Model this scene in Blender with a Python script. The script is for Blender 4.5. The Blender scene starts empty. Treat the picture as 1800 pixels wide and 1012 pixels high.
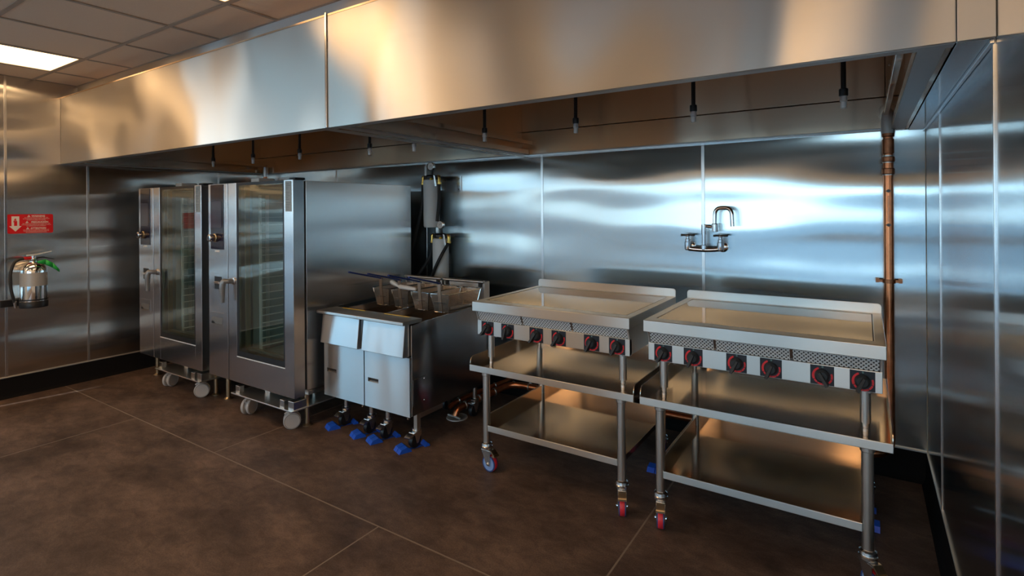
import bpy, bmesh, math, random
from mathutils import Vector, Matrix
random.seed(7)
PI = math.pi
S = bpy.context.scene
COL = S.collection

# ------------------------------------------------------------------ camera
F_PX, YAW, ROLL, V0, EYE = 950.16, 0.578675, -0.0067927, 368.96, 1.53
cd = bpy.data.cameras.new('camera')
cd.sensor_fit = 'HORIZONTAL'; cd.sensor_width = 36.0
cd.lens = 36.0 * F_PX / 1800.0
cd.shift_y = -(506.0 - V0) / 1800.0
cd.clip_start = 0.02; cd.clip_end = 400
cam = bpy.data.objects.new('camera', cd); COL.objects.link(cam)
fw = Vector((-math.sin(YAW), math.cos(YAW), 0)); rt = Vector((math.cos(YAW), math.sin(YAW), 0)); up = Vector((0, 0, 1))
rt, up = rt * math.cos(ROLL) + up * math.sin(ROLL), up * math.cos(ROLL) - rt * math.sin(ROLL)
cam.matrix_world = Matrix(((rt.x, up.x, -fw.x, 0), (rt.y, up.y, -fw.y, 0), (rt.z, up.z, -fw.z, EYE), (0, 0, 0, 1)))
S.camera = cam

# ------------------------------------------------------------------ world, exposure
SKY = 4.0            # daylight strength
LAMP = 4.2          # ceiling light panels
LAMP_COL = (1.0, 0.62, 0.30)
S.view_settings.view_transform = 'Standard'
S.view_settings.look = 'None'
S.view_settings.exposure = 0.6
S.view_settings.gamma = 1.0
S.view_settings.use_curve_mapping = False
w = bpy.data.worlds.new('sky'); S.world = w; w.use_nodes = True
nt = w.node_tree; nt.nodes.clear()
wo = nt.nodes.new('ShaderNodeOutputWorld'); bg = nt.nodes.new('ShaderNodeBackground')
tc = nt.nodes.new('ShaderNodeTexCoord'); sp = nt.nodes.new('ShaderNodeSeparateXYZ'); cr = nt.nodes.new('ShaderNodeValToRGB')
nt.links.new(tc.outputs['Generated'], sp.inputs[0]); nt.links.new(sp.outputs['Z'], cr.inputs[0])
cr.color_ramp.elements[0].position = 0.0; cr.color_ramp.elements[0].color = (0.66, 0.86, 0.93, 1)
cr.color_ramp.elements[1].position = 0.7; cr.color_ramp.elements[1].color = (0.14, 0.32, 0.50, 1)
e = cr.color_ramp.elements.new(0.06); e.color = (0.33, 0.56, 0.70, 1)
nt.links.new(cr.outputs[0], bg.inputs[0]); bg.inputs[1].default_value = SKY
nt.links.new(bg.outputs[0], wo.inputs[0])
SUN = 7.0
sd = bpy.data.lights.new('sun', 'SUN'); sd.energy = SUN; sd.color = (1.0, 0.97, 0.93); sd.angle = 0.009
so = bpy.data.objects.new('sun', sd); COL.objects.link(so)
so.rotation_euler = Vector((0.12, 0.66, -0.74)).to_track_quat('-Z', 'Y').to_euler()
try:
    S.cycles.use_denoising = True
    S.cycles.max_bounces = 10; S.cycles.glossy_bounces = 7; S.cycles.diffuse_bounces = 4
    S.cycles.transparent_max_bounces = 16
    S.cycles.sample_clamp_indirect = 4.0; S.cycles.blur_glossy = 1.0
except Exception:
    pass

# ------------------------------------------------------------------ constants of the room
XL, XR, YB, ZC = -5.961, 0.283, 3.761, 2.675
YREAR, XFAR = -4.2, 3.2
FY, HB = 1.823, 1.962        # hood front plane, hood bottom
BH = 0.172                   # cove base height

# ------------------------------------------------------------------ materials
def new_mat(name):
    m = bpy.data.materials.new(name); m.use_nodes = True
    n = m.node_tree.nodes; b = n['Principled BSDF']
    return m, n, m.node_tree.links, b

def plain(name, col, rough=0.5, metal=0.0, spec=None, noise=0.0, nscale=20.0, bump=0.0, coat=0.0):
    m, n, l, b = new_mat(name)
    b.inputs['Base Color'].default_value = (*col, 1); b.inputs['Roughness'].default_value = rough
    b.inputs['Metallic'].default_value = metal
    if spec is not None: b.inputs['Specular IOR Level'].default_value = spec
    if coat: b.inputs['Coat Weight'].default_value = coat; b.inputs['Coat Roughness'].default_value = 0.06
    if noise or bump:
        g = n.new('ShaderNodeNewGeometry'); t = n.new('ShaderNodeTexNoise')
        t.inputs['Scale'].default_value = nscale; t.inputs['Detail'].default_value = 5
        l.new(g.outputs['Position'], t.inputs['Vector'])
        if noise:
            mx = n.new('ShaderNodeMix'); mx.data_type = 'RGBA'
            mx.inputs[6].default_value = (*[c * (1 - noise) for c in col], 1)
            mx.inputs[7].default_value = (*[min(1, c * (1 + noise)) for c in col], 1)
            l.new(t.outputs[0], mx.inputs[0]); l.new(mx.outputs[2], b.inputs['Base Color'])
        if bump:
            bp = n.new('ShaderNodeBump'); bp.inputs['Strength'].default_value = bump; bp.inputs['Distance'].default_value = 0.004
            l.new(t.outputs[0], bp.inputs['Height']); l.new(bp.outputs[0], b.inputs['Normal'])
    return m

def steel(name, col=(0.60, 0.60, 0.59), rough=0.2, aniso=0.0, smear=(1, 0, 0), wave=None, grain=None):
    """brushed stainless: smear = world direction in which reflections are drawn out,
    wave = (height in metres, xyz scale of the sheet's oil-canning), grain = xyz scale of the brushing"""
    m, n, l, b = new_mat(name)
    b.inputs['Metallic'].default_value = 1.0
    b.inputs['Base Color'].default_value = (*col, 1); b.inputs['Roughness'].default_value = rough
    g = n.new('ShaderNodeNewGeometry')
    if aniso:
        b.inputs['Anisotropic'].default_value = aniso
        v = n.new('ShaderNodeCombineXYZ')
        for i in range(3): v.inputs[i].default_value = smear[i] + 0.001
        l.new(v.outputs[0], b.inputs['Tangent'])
    if grain:
        mp = n.new('ShaderNodeMapping'); mp.inputs['Scale'].default_value = grain
        l.new(g.outputs['Position'], mp.inputs['Vector'])
        t = n.new('ShaderNodeTexNoise'); t.inputs['Scale'].default_value = 1.0; t.inputs['Detail'].default_value = 3
        l.new(mp.outputs[0], t.inputs['Vector'])
        mr = n.new('ShaderNodeMapRange'); mr.inputs[3].default_value = rough * 0.92; mr.inputs[4].default_value = rough * 1.08
        l.new(t.outputs[0], mr.inputs[0]); l.new(mr.outputs[0], b.inputs['Roughness'])
    if wave:
        mp2 = n.new('ShaderNodeMapping'); mp2.inputs['Scale'].default_value = wave[1]
        l.new(g.outputs['Position'], mp2.inputs['Vector'])
        t2 = n.new('ShaderNodeTexNoise'); t2.inputs['Scale'].default_value = 1.0; t2.inputs['Detail'].default_value = 1.0
        t2.inputs['Roughness'].default_value = 0.35
        l.new(mp2.outputs[0], t2.inputs['Vector'])
        bp = n.new('ShaderNodeBump'); bp.inputs['Strength'].default_value = 1.0; bp.inputs['Distance'].default_value = wave[0]
        l.new(t2.outputs[0], bp.inputs['Height']); l.new(bp.outputs[0], b.inputs['Normal'])
    return m

M = {}
M['wall_steel_back'] = steel('wall_steel_back', (0.54, 0.60, 0.62), 0.185, 1.0, (1, 0, 0), (0.024, (0.75, 1, 2.7)), (60, 60, 1.5))
M['wall_steel_left'] = steel('wall_steel_left', (0.60, 0.59, 0.57), 0.20, 0.94, (0, 1, 0), (0.05, (1, 0.7, 3.4)), (60, 60, 1.5))
M['wall_steel_right'] = steel('wall_steel_right', (0.46, 0.48, 0.50), 0.14, 0.9, (0, 1, 0), (0.006, (1, 0.8, 1.2)), (60, 60, 1.5))
M['hood_steel'] = steel('hood_steel', (0.68, 0.64, 0.585), 0.33, 1.0, (0, 0, 1), (0.2, (0.9, 0.9, 0.75)), (1.5, 1.5, 90))
M['hood_inner'] = steel('hood_inner', (0.74, 0.57, 0.42), 0.23, 1.0, (0, 0, 1), (0.03, (1.3, 1, 0.8)))
M['seam_steel'] = steel('seam_steel', (0.66, 0.67, 0.68), 0.22)
M['seam_gap'] = plain('seam_gap', (0.03, 0.03, 0.035), 0.6)
M['oven_front'] = steel('oven_front', (0.60, 0.60, 0.61), 0.24, 0.9, (1, 0, 0), None, (90, 90, 1.5))
M['oven_side'] = steel('oven_side', (0.68, 0.69, 0.69), 0.24, 0.93, (0, 1, 0), (0.008, (1, 0.8, 1.4)), (60, 60, 1.5))
M['fryer_front'] = steel('fryer_front', (0.66, 0.67, 0.68), 0.33, 1.0, (0, 0, 1), (0.03, (2.6, 1, 0.8)), (1.5, 1.5, 90))
M['fryer_side'] = steel('fryer_side', (0.50, 0.52, 0.55), 0.17, 0.8, (0, 0, 1), (0.02, (1, 2.6, 1.0)))
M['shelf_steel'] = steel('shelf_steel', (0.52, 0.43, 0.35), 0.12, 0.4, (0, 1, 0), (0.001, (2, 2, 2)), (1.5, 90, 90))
M['slab_steel'] = steel('slab_steel', (0.66, 0.64, 0.61), 0.30, 0.9, (0, 0, 1), None, (1.5, 90, 90))
M['tube_steel'] = steel('tube_steel', (0.76, 0.74, 0.70), 0.32)
M['chrome'] = steel('chrome', (0.80, 0.80, 0.80), 0.06)
M['tip_metal'] = plain('tip_metal', (0.90, 0.91, 0.91), 0.35, 0.25)
M['handle_grey'] = plain('handle_grey', (0.30, 0.31, 0.32), 0.35, 0.5)
M['edge_steel'] = steel('edge_steel', (0.66, 0.65, 0.62), 0.5)
M['lip_metal'] = plain('lip_metal', (0.55, 0.55, 0.54), 0.4, 0.55)
M['zinc'] = steel('zinc', (0.70, 0.70, 0.70), 0.25)
M['brass'] = plain('brass', (0.72, 0.48, 0.13), 0.28, 1.0)
M['gilt'] = plain('gilt', (0.62, 0.50, 0.34), 0.3, 1.0)
M['copper'] = plain('copper', (0.66, 0.24, 0.11), 0.28, 1.0, noise=0.35, nscale=26)
M['copper_dark'] = plain('copper_dark', (0.36, 0.14, 0.07), 0.35, 1.0, noise=0.4, nscale=40)
M['solder'] = plain('solder', (0.62, 0.58, 0.53), 0.35, 1.0)
M['black'] = plain('black', (0.012, 0.012, 0.014), 0.4)
M['black_rubber'] = plain('black_rubber', (0.02, 0.022, 0.024), 0.55)
M['cove'] = plain('cove', (0.008, 0.007, 0.007), 0.75, spec=0.12)
M['black_gloss'] = plain('black_gloss', (0.015, 0.015, 0.018), 0.18)
M['knob_plate'] = plain('knob_plate', (0.012, 0.014, 0.022), 0.35)
M['red_print'] = plain('red_print', (0.75, 0.02, 0.025), 0.4)
M['teal_print'] = plain('teal_print', (0.25, 0.5, 0.45), 0.4)
M['navy_glass'] = plain('navy_glass', (0.015, 0.018, 0.045), 0.08)
M['screen'] = plain('screen', (0.07, 0.075, 0.11), 0.12)
M['white_plastic'] = plain('white_plastic', (0.80, 0.79, 0.76), 0.4)
M['grey_wheel'] = plain('grey_wheel', (0.46, 0.43, 0.41), 0.5)
M['grey_wheel_dark'] = plain('grey_wheel_dark', (0.16, 0.155, 0.15), 0.5)
M['grey_label'] = plain('grey_label', (0.42, 0.47, 0.47), 0.5)
M['label_ink'] = plain('label_ink', (0.16, 0.18, 0.2), 0.5)
M['blue_plastic'] = plain('blue_plastic', (0.012, 0.10, 0.62), 0.4)
M['blue_tyre'] = plain('blue_tyre', (0.03, 0.06, 0.20), 0.45)
M['blue_hub'] = plain('blue_hub', (0.22, 0.34, 0.60), 0.4)
M['red_tyre'] = plain('red_tyre', (0.72, 0.03, 0.045), 0.4)
M['blue_grip'] = plain('blue_grip', (0.012, 0.035, 0.22), 0.35)
M['brown_iron'] = plain('brown_iron', (0.33, 0.24, 0.18), 0.4, 0.8)
M['yellow'] = plain('yellow', (0.85, 0.58, 0.03), 0.5)
M['oil_dark'] = plain('oil_dark', (0.03, 0.022, 0.016), 0.3)
M['tank_steel'] = steel('tank_steel', (0.34, 0.29, 0.25), 0.34)
M['cavity'] = plain('cavity', (0.46, 0.53, 0.53), 0.4, 0.5)
M['tank_white'] = plain('tank_white', (0.78, 0.85, 0.88), 0.45)
M['sign_red'] = plain('sign_red', (0.70, 0.012, 0.02), 0.35)
M['sign_white'] = plain('sign_white', (0.82, 0.80, 0.78), 0.45)
M['green_tag'] = plain('green_tag', (0.02, 0.50, 0.08), 0.5)
M['paper_grey'] = plain('paper_grey', (0.52, 0.51, 0.49), 0.45, 0.3, noise=0.1, nscale=120)
M['paint_warm'] = plain('paint_warm', (0.82, 0.69, 0.53), 0.7)
M['frame_dark'] = plain('frame_dark', (0.06, 0.06, 0.065), 0.4)
M['pavement'] = plain('pavement', (0.12, 0.18, 0.215), 0.9, noise=0.15, nscale=2)
M['cast_iron'] = plain('cast_iron', (0.55, 0.54, 0.52), 0.4, 0.3)
M['ceiling_tile'] = plain('ceiling_tile', (0.95, 0.79, 0.62), 0.9, noise=0.05, nscale=160, bump=0.15)
M['ceiling_bar'] = plain('ceiling_bar', (0.50, 0.43, 0.36), 0.6)
M['ceiling_slab'] = plain('ceiling_slab', (0.12, 0.10, 0.08), 0.9)

def m_floor():
    m, n, l, b = new_mat('stained_concrete')
    g = n.new('ShaderNodeNewGeometry')
    a = n.new('ShaderNodeTexNoise'); a.inputs['Scale'].default_value = 1.6; a.inputs['Detail'].default_value = 9; a.inputs['Roughness'].default_value = 0.66
    mp = n.new('ShaderNodeMapping'); mp.inputs['Scale'].default_value = (1, 1.6, 1); mp.inputs['Rotation'].default_value = (0, 0, 0.5)
    l.new(g.outputs['Position'], mp.inputs[0]); l.new(mp.outputs[0], a.inputs['Vector'])
    r = n.new('ShaderNodeValToRGB')
    r.color_ramp.elements[0].position = 0.34; r.color_ramp.elements[0].color = (0.050, 0.031, 0.024, 1)
    r.color_ramp.elements[1].position = 0.68; r.color_ramp.elements[1].color = (0.185, 0.123, 0.093, 1)
    l.new(a.outputs[0], r.inputs[0])
    f = n.new('ShaderNodeTexNoise'); f.inputs['Scale'].default_value = 150; f.inputs['Detail'].default_value = 2
    l.new(g.outputs['Position'], f.inputs['Vector'])
    mr = n.new('ShaderNodeMapRange'); mr.inputs[1].default_value = 0.3; mr.inputs[2].default_value = 0.7; mr.inputs[3].default_value = 0.78; mr.inputs[4].default_value = 1.22
    l.new(f.outputs[0], mr.inputs[0])
    mx = n.new('ShaderNodeMix'); mx.data_type = 'RGBA'; mx.blend_type = 'MULTIPLY'; mx.inputs[0].default_value = 1
    l.new(r.outputs[0], mx.inputs[6]); l.new(mr.outputs[0], mx.inputs[7]); l.new(mx.outputs[2], b.inputs['Base Color'])
    b.inputs['Roughness'].default_value = 0.55; b.inputs['Specular IOR Level'].default_value = 0.35
    c = n.new('ShaderNodeTexNoise'); c.inputs['Scale'].default_value = 9; c.inputs['Detail'].default_value = 8; c.inputs['Roughness'].default_value = 0.7; c.inputs['Distortion'].default_value = 0.6
    l.new(mp.outputs[0], c.inputs['Vector'])
    m2 = n.new('ShaderNodeMapRange'); m2.inputs[1].default_value = 0.35; m2.inputs[2].default_value = 0.68; m2.inputs[3].default_value = 0.72; m2.inputs[4].default_value = 1.35
    l.new(c.outputs[0], m2.inputs[0])
    mz = n.new('ShaderNodeMix'); mz.data_type = 'RGBA'; mz.blend_type = 'MULTIPLY'; mz.inputs[0].default_value = 1
    l.new(mx.outputs[2], mz.inputs[6]); l.new(m2.outputs[0], mz.inputs[7]); l.new(mz.outputs[2], b.inputs['Base Color'])
    bp = n.new('ShaderNodeBump'); bp.inputs['Strength'].default_value = 0.5; bp.inputs['Distance'].default_value = 0.004
    l.new(c.outputs[0], bp.inputs['Height']); l.new(bp.outputs[0], b.inputs['Normal'])
    return m
M['floor'] = m_floor()
M['grout'] = plain('grout', (0.27, 0.22, 0.18), 0.8)

def m_glass(name, tint, refl_rough=0.02, base=0.08):
    m, n, l, b = new_mat(name); n.remove(b); out = n['Material Output']
    tr = n.new('ShaderNodeBsdfTransparent'); tr.inputs[0].default_value = (*tint, 1)
    gl = n.new('ShaderNodeBsdfGlossy'); gl.inputs['Roughness'].default_value = refl_rough
    fr = n.new('ShaderNodeFresnel'); ge = n.new('ShaderNodeNewGeometry')
    mr = n.new('ShaderNodeMapRange'); mr.inputs[3].default_value = 1.5; mr.inputs[4].default_value = 1 / 1.5   # same thin pane seen from inside
    l.new(ge.outputs['Backfacing'], mr.inputs[0]); l.new(mr.outputs[0], fr.inputs[0])
    ad = n.new('ShaderNodeMath'); ad.operation = 'ADD'; ad.inputs[1].default_value = base; ad.use_clamp = True
    l.new(fr.outputs[0], ad.inputs[0])
    mx = n.new('ShaderNodeMixShader'); l.new(ad.outputs[0], mx.inputs[0]); l.new(tr.outputs[0], mx.inputs[1]); l.new(gl.outputs[0], mx.inputs[2])
    l.new(mx.outputs[0], out.inputs[0]); return m
M['window_glass'] = m_glass('window_glass', (0.93, 0.97, 1.0), 0.01, 0.0)
M['oven_glass'] = m_glass('oven_glass', (0.84, 0.95, 0.95), 0.03, 0.07)
M['plate_glass'] = plain('plate_glass', (0.20, 0.16, 0.13), 0.06, 0.8)

def m_emit(name, col, s):
    m, n, l, b = new_mat(name); n.remove(b)
    e = n.new('ShaderNodeEmission'); e.inputs[0].default_value = (*col, 1); e.inputs[1].default_value = s
    l.new(e.outputs[0], n['Material Output'].inputs[0]); return m
M['lamp'] = m_emit('lamp', LAMP_COL, LAMP)

def m_perf():
    """perforated vent sheet: round holes in a staggered pattern"""
    m, n, l, b = new_mat('perforated_steel')
    g = n.new('ShaderNodeNewGeometry'); mp = n.new('ShaderNodeMapping'); mp.inputs['Scale'].default_value = (84, 0.001, 84)
    mp.inputs['Rotation'].default_value = (0, math.radians(45), 0)
    l.new(g.outputs['Position'], mp.inputs[0])
    v = n.new('ShaderNodeTexVoronoi'); v.inputs['Scale'].default_value = 1.0; v.inputs['Randomness'].default_value = 0.0
    l.new(mp.outputs[0], v.inputs['Vector'])
    mr = n.new('ShaderNodeMapRange'); mr.inputs[1].default_value = 0.22; mr.inputs[2].default_value = 0.36
    l.new(v.outputs['Distance'], mr.inputs[0])
    mx = n.new('ShaderNodeMix'); mx.data_type = 'RGBA'; mx.inputs[6].default_value = (0.03, 0.035, 0.04, 1); mx.inputs[7].default_value = (0.82, 0.86, 0.88, 1)
    l.new(mr.outputs[0], mx.inputs[0]); l.new(mx.outputs[2], b.inputs['Base Color'])
    b.inputs['Metallic'].default_value = 0.35; b.inputs['Roughness'].default_value = 0.35
    bp = n.new('ShaderNodeBump'); bp.inputs['Strength'].default_value = 0.8; bp.inputs['Distance'].default_value = 0.002
    l.new(mr.outputs[0], bp.inputs['Height']); l.new(bp.outputs[0], b.inputs['Normal'])
    return m
M['perf'] = m_perf()

def m_wire():
    """woven wire: fine grid of wires with open holes"""
    m, n, l, b = new_mat('wire_mesh'); out = n['Material Output']
    b.inputs['Base Color'].default_value = (0.56, 0.50, 0.44, 1); b.inputs['Metallic'].default_value = 0.9; b.inputs['Roughness'].default_value = 0.3
    g = n.new('ShaderNodeNewGeometry'); sp = n.new('ShaderNodeSeparateXYZ'); l.new(g.outputs['Position'], sp.inputs[0])
    ad = n.new('ShaderNodeMath'); ad.operation = 'ADD'; l.new(sp.outputs[0], ad.inputs[0]); l.new(sp.outputs[1], ad.inputs[1])
    hs = []
    for s in (ad.outputs[0], sp.outputs[2]):
        mu = n.new('ShaderNodeMath'); mu.operation = 'MULTIPLY'; mu.inputs[1].default_value = 1 / 0.0065; l.new(s, mu.inputs[0])
        fr = n.new('ShaderNodeMath'); fr.operation = 'FRACT'; l.new(mu.outputs[0], fr.inputs[0])
        lt = n.new('ShaderNodeMath'); lt.operation = 'LESS_THAN'; lt.inputs[1].default_value = 0.36; l.new(fr.outputs[0], lt.inputs[0]); hs.append(lt)
    mxm = n.new('ShaderNodeMath'); mxm.operation = 'MAXIMUM'; l.new(hs[0].outputs[0], mxm.inputs[0]); l.new(hs[1].outputs[0], mxm.inputs[1])
    tr = n.new('ShaderNodeBsdfTransparent'); mx = n.new('ShaderNodeMixShader')
    l.new(mxm.outputs[0], mx.inputs[0]); l.new(tr.outputs[0], mx.inputs[1]); l.new(b.outputs[0], mx.inputs[2]); l.new(mx.outputs[0], out.inputs[0])
    return m
M['wire'] = m_wire()

# ------------------------------------------------------------------ mesh helpers
class MB:
    def __init__(s): s.v = []; s.f = []
    def add(s, vs, fs):
        o = len(s.v); s.v += [tuple(v) for v in vs]; s.f += [tuple(i + o for i in f) for f in fs]; return s
    def box(s, x0, y0, z0, x1, y1, z1):
        x0, x1 = sorted((x0, x1)); y0, y1 = sorted((y0, y1)); z0, z1 = sorted((z0, z1))
        return s.add([(x0, y0, z0), (x1, y0, z0), (x1, y1, z0), (x0, y1, z0), (x0, y0, z1), (x1, y0, z1), (x1, y1, z1), (x0, y1, z1)],
                     [(0, 3, 2, 1), (4, 5, 6, 7), (0, 1, 5, 4), (1, 2, 6, 5), (2, 3, 7, 6), (3, 0, 4, 7)])
    def cyl(s, p0, p1, r0, r1=None, n=16, caps=True):
        r1 = r0 if r1 is None else r1
        p0, p1 = Vector(p0), Vector(p1); d = (p1 - p0).normalized()
        a = Vector((0, 0, 1)) if abs(d.z) < 0.9 else Vector((1, 0, 0))
        u = d.cross(a).normalized(); v = d.cross(u)
        vs = []
        for p, r in ((p0, r0), (p1, r1)):
            for i in range(n):
                t = 2 * PI * i / n; vs.append(p + (u * math.cos(t) + v * math.sin(t)) * r)
        fs = [(i, (i + 1) % n, n + (i + 1) % n, n + i) for i in range(n)]
        if caps: fs += [tuple(range(n))[::-1], tuple(range(n, 2 * n))]
        return s.add(vs, [f[::-1] for f in fs])
    def tube(s, pts, r, n=10, caps=True, closed=False):
        pts = [Vector(p) for p in pts]; k = len(pts); vs = []; u = None
        for i, p in enumerate(pts):
            if closed: d = (pts[(i + 1) % k] - pts[i - 1]).normalized()
            else: d = (pts[min(i + 1, k - 1)] - pts[max(i - 1, 0)]).normalized()
            if u is None:
                a = Vector((0, 0, 1)) if abs(d.z) < 0.9 else Vector((1, 0, 0)); u = d.cross(a).normalized()
            else: u = (u - d * u.dot(d)).normalized()
            v = d.cross(u); rr = r[i] if isinstance(r, (list, tuple)) else r
            for j in range(n):
                t = 2 * PI * j / n; vs.append(p + (u * math.cos(t) + v * math.sin(t)) * rr)
        fs = []
        for i in range(k if closed else k - 1):
            b = ((i + 1) % k) * n
            for j in range(n): fs.append((i * n + j, b + j, b + (j + 1) % n, i * n + (j + 1) % n))
        if caps and not closed: fs += [tuple(range(n)), tuple(range((k - 1) * n, k * n))[::-1]]
        return s.add(vs, [f[::-1] for f in fs])
    def prism(s, prof, ax, a, b):
        """extrude a 2D outline (the two axes other than ax, in xyz order) from a to b along ax"""
        n = len(prof)
        def P(q, t):
            l = list(q); l.insert(ax, t); return tuple(l)
        vs = [P(q, a) for q in prof] + [P(q, b) for q in prof]
        fs = [(i, (i + 1) % n, n + (i + 1) % n, n + i) for i in range(n)] + [tuple(range(n))[::-1], tuple(range(n, 2 * n))]
        return s.add(vs, fs)
    def lathe(s, prof, c, axis=(0, 0, 1), n=24):
        c = Vector(c); d = Vector(axis).normalized()
        a = Vector((0, 0, 1)) if abs(d.z) < 0.9 else Vector((1, 0, 0)); u = d.cross(a).normalized(); v = d.cross(u)
        vs = []
        for r, h in prof:
            for i in range(n):
                t = 2 * PI * i / n; vs.append(c + d * h + (u * math.cos(t) + v * math.sin(t)) * max(r, 1e-5))
        fs = []
        for k in range(len(prof) - 1):
            for i in range(n): fs.append((k * n + i, (k + 1) * n + i, (k + 1) * n + (i + 1) % n, k * n + (i + 1) % n))
        fs += [tuple(range(n)), tuple(range((len(prof) - 1) * n, len(prof) * n))[::-1]]
        return s.add(vs, fs)
    def quad(s, a, b, c, d): return s.add([a, b, c, d], [(0, 1, 2, 3)])
    def xf(s, mtx):
        s.v = [tuple(mtx @ Vector(v)) for v in s.v]; return s
    def build(s, name, mat, parent=None, bevel=0.0, smooth=35, at=None, recalc=True):
        me = bpy.data.meshes.new(name)
        o0 = Vector(at) if at else Vector((0, 0, 0))
        if parent is not None:
            p = parent; o0 = Vector((0, 0, 0))
            while p is not None: o0 += p.location; p = p.parent
        me.from_pydata([tuple(Vector(v) - o0) for v in s.v], [], s.f)
        if recalc:
            bm = bmesh.new(); bm.from_mesh(me); bmesh.ops.recalc_face_normals(bm, faces=bm.faces); bm.to_mesh(me); bm.free()
        me.materials.append(M[mat] if isinstance(mat, str) else mat)
        me.polygons.foreach_set('use_smooth', [True] * len(me.polygons))
        me.set_sharp_from_angle(angle=math.radians(smooth))
        ob = bpy.data.objects.new(name, me); COL.objects.link(ob)
        if parent is not None: ob.parent = parent
        else: ob.location = o0
        if bevel:
            md = ob.modifiers.new('bevel', 'BEVEL'); md.width = bevel; md.segments = 2; md.limit_method = 'ANGLE'
            md.angle_limit = math.radians(40); md.harden_normals = True
        return ob

def tag(o, label, cat, group=None):
    o['label'] = label; o['category'] = cat
    if group: o['group'] = group
    return o
def thing(name, label, cat, loc, group=None):
    o = bpy.data.objects.new(name, None); COL.objects.link(o); o.location = loc; o.empty_display_size = 0.1
    return tag(o, label, cat, group)
def struct(o): o['kind'] = 'structure'; return o
def dup(o, parent=None, loc=None, label=None):
    c = o.copy(); COL.objects.link(c)
    if parent is not None: c.parent = parent
    if loc is not None: c.location = loc
    if label: c['label'] = label
    for ch in list(o.children): dup(ch, c)
    return c
def arc(c, r, a0, a1, n, ax=(Vector((1, 0, 0)), Vector((0, 0, 1)))):
    return [Vector(c) + ax[0] * (r * math.cos(a0 + (a1 - a0) * i / n)) + ax[1] * (r * math.sin(a0 + (a1 - a0) * i / n)) for i in range(n + 1)]
def fillet(pts, r, n=6):
    """round the inner corners of a polyline"""
    pts = [Vector(p) for p in pts]; out = [pts[0]]
    for i in range(1, len(pts) - 1):
        a, b, c = pts[i - 1], pts[i], pts[i + 1]; d0 = (a - b); d1 = (c - b)
        rr = min(r, d0.length * 0.49, d1.length * 0.49); p0 = b + d0.normalized() * rr; p1 = b + d1.normalized() * rr
        for k in range(n + 1):
            t = k / n; out.append(p0 * (1 - t) ** 2 + b * 2 * t * (1 - t) + p1 * t * t)
    out.append(pts[-1]); return out
def ribbon(mb, pts_in, pts_out):
    n = len(pts_in); mb.add(list(pts_in) + list(pts_out), [(i, i + 1, n + i + 1, n + i) for i in range(n - 1)]); return mb
def text_mesh(body, size, align='CENTER', bold=0.0):
    c = bpy.data.curves.new('t', 'FONT'); c.body = body; c.size = size; c.align_x = align; c.resolution_u = 2; c.offset = bold
    o = bpy.data.objects.new('t', c); COL.objects.link(o)
    me = bpy.data.meshes.new_from_object(o.evaluated_get(bpy.context.evaluated_depsgraph_get()))
    vs = [v.co.copy() for v in me.vertices]; fs = [tuple(p.vertices) for p in me.polygons]
    bpy.data.objects.remove(o); bpy.data.meshes.remove(me); bpy.data.curves.remove(c)
    return vs, fs

# ================================================================== SETTING
# ---- floor: saw-cut slabs of stained concrete
fl = struct(MB().box(XL - 0.1, YREAR - 0.1, -0.12, XFAR + 0.1, YB + 0.1, -0.0008).build('floor', 'grout'))
yr = [(1.836, YB), (-0.09, 1.836), (-2.015, -0.09), (YREAR, -2.015)]
for k, (y0, y1) in enumerate(yr):
    xs = [-0.91 + 2.57 * i for i in range(-3, 3)] if k % 2 == 0 else [-1.985 + 2.57 * i for i in range(-3, 3)]
    xs = [XL] + [x for x in xs if XL + 0.05 < x < XFAR - 0.05] + [XFAR]
    for x0, x1 in zip(xs[:-1], xs[1:]):
        MB().box(x0 + 0.0045, y0 + 0.0045, -0.05, x1 - 0.0045, y1 - 0.0045, 0.0).build('floor_slab', 'floor', fl)

# ---- ceiling: lay-in tiles on a bar grid
YC = 1.95
ce = struct(MB().box(XL - 0.1, YREAR - 0.1, ZC + 0.06, XFAR + 0.1, YB + 0.1, ZC + 0.16).build('ceiling', 'ceiling_slab'))
CW = 0.642
gx = [-4.863 + CW * i for i in range(-1, 13)]; gy = [0.993 + CW * i for i in range(-8, 2)]
gx = [XL] + [x for x in gx if XL + 0.05 < x < XFAR - 0.05] + [XFAR]
gy = [YREAR] + [y for y in gy if YREAR + 0.05 < y < YC - 0.05] + [YC]
LAMPS = [(x, y) for x in (-5.184, -2.616, -0.048, 2.2) for y in ((-0.291, -2.859) if x == -0.048 else (0.993, -1.575, -3.5))]
def lamp_cell(x, y):
    return any(abs(x - lx) < 0.3 and abs(y - ly) < 0.66 for lx, ly in LAMPS)
tile_meshes = {}
for x0, x1 in zip(gx[:-1], gx[1:]):
    for y0, y1 in zip(gy[:-1], gy[1:]):
        cx, cy = (x0 + x1) / 2, (y0 + y1) / 2
        if lamp_cell(cx, cy): continue
        k = (round(x1 - x0, 3), round(y1 - y0, 3))
        if k not in tile_meshes:
            a, b = (x1 - x0) / 2 - 0.004, (y1 - y0) / 2 - 0.004
            t = MB().box(-a, -b, 0, a, b, 0.016).build('ceiling_tile', 'ceiling_tile', ce, bevel=0.003); tile_meshes[k] = t.data
        else:
            t = bpy.data.objects.new('ceiling_tile', tile_meshes[k]); COL.objects.link(t); t.parent = ce
        t.location = (cx, cy, ZC + random.uniform(0.001, 0.003))
for x in gx: MB().box(max(x - 0.012, XL), YREAR, ZC - 0.003, min(x + 0.012, XFAR), YC, ZC).build('ceiling_bar', 'ceiling_bar', ce)
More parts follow.
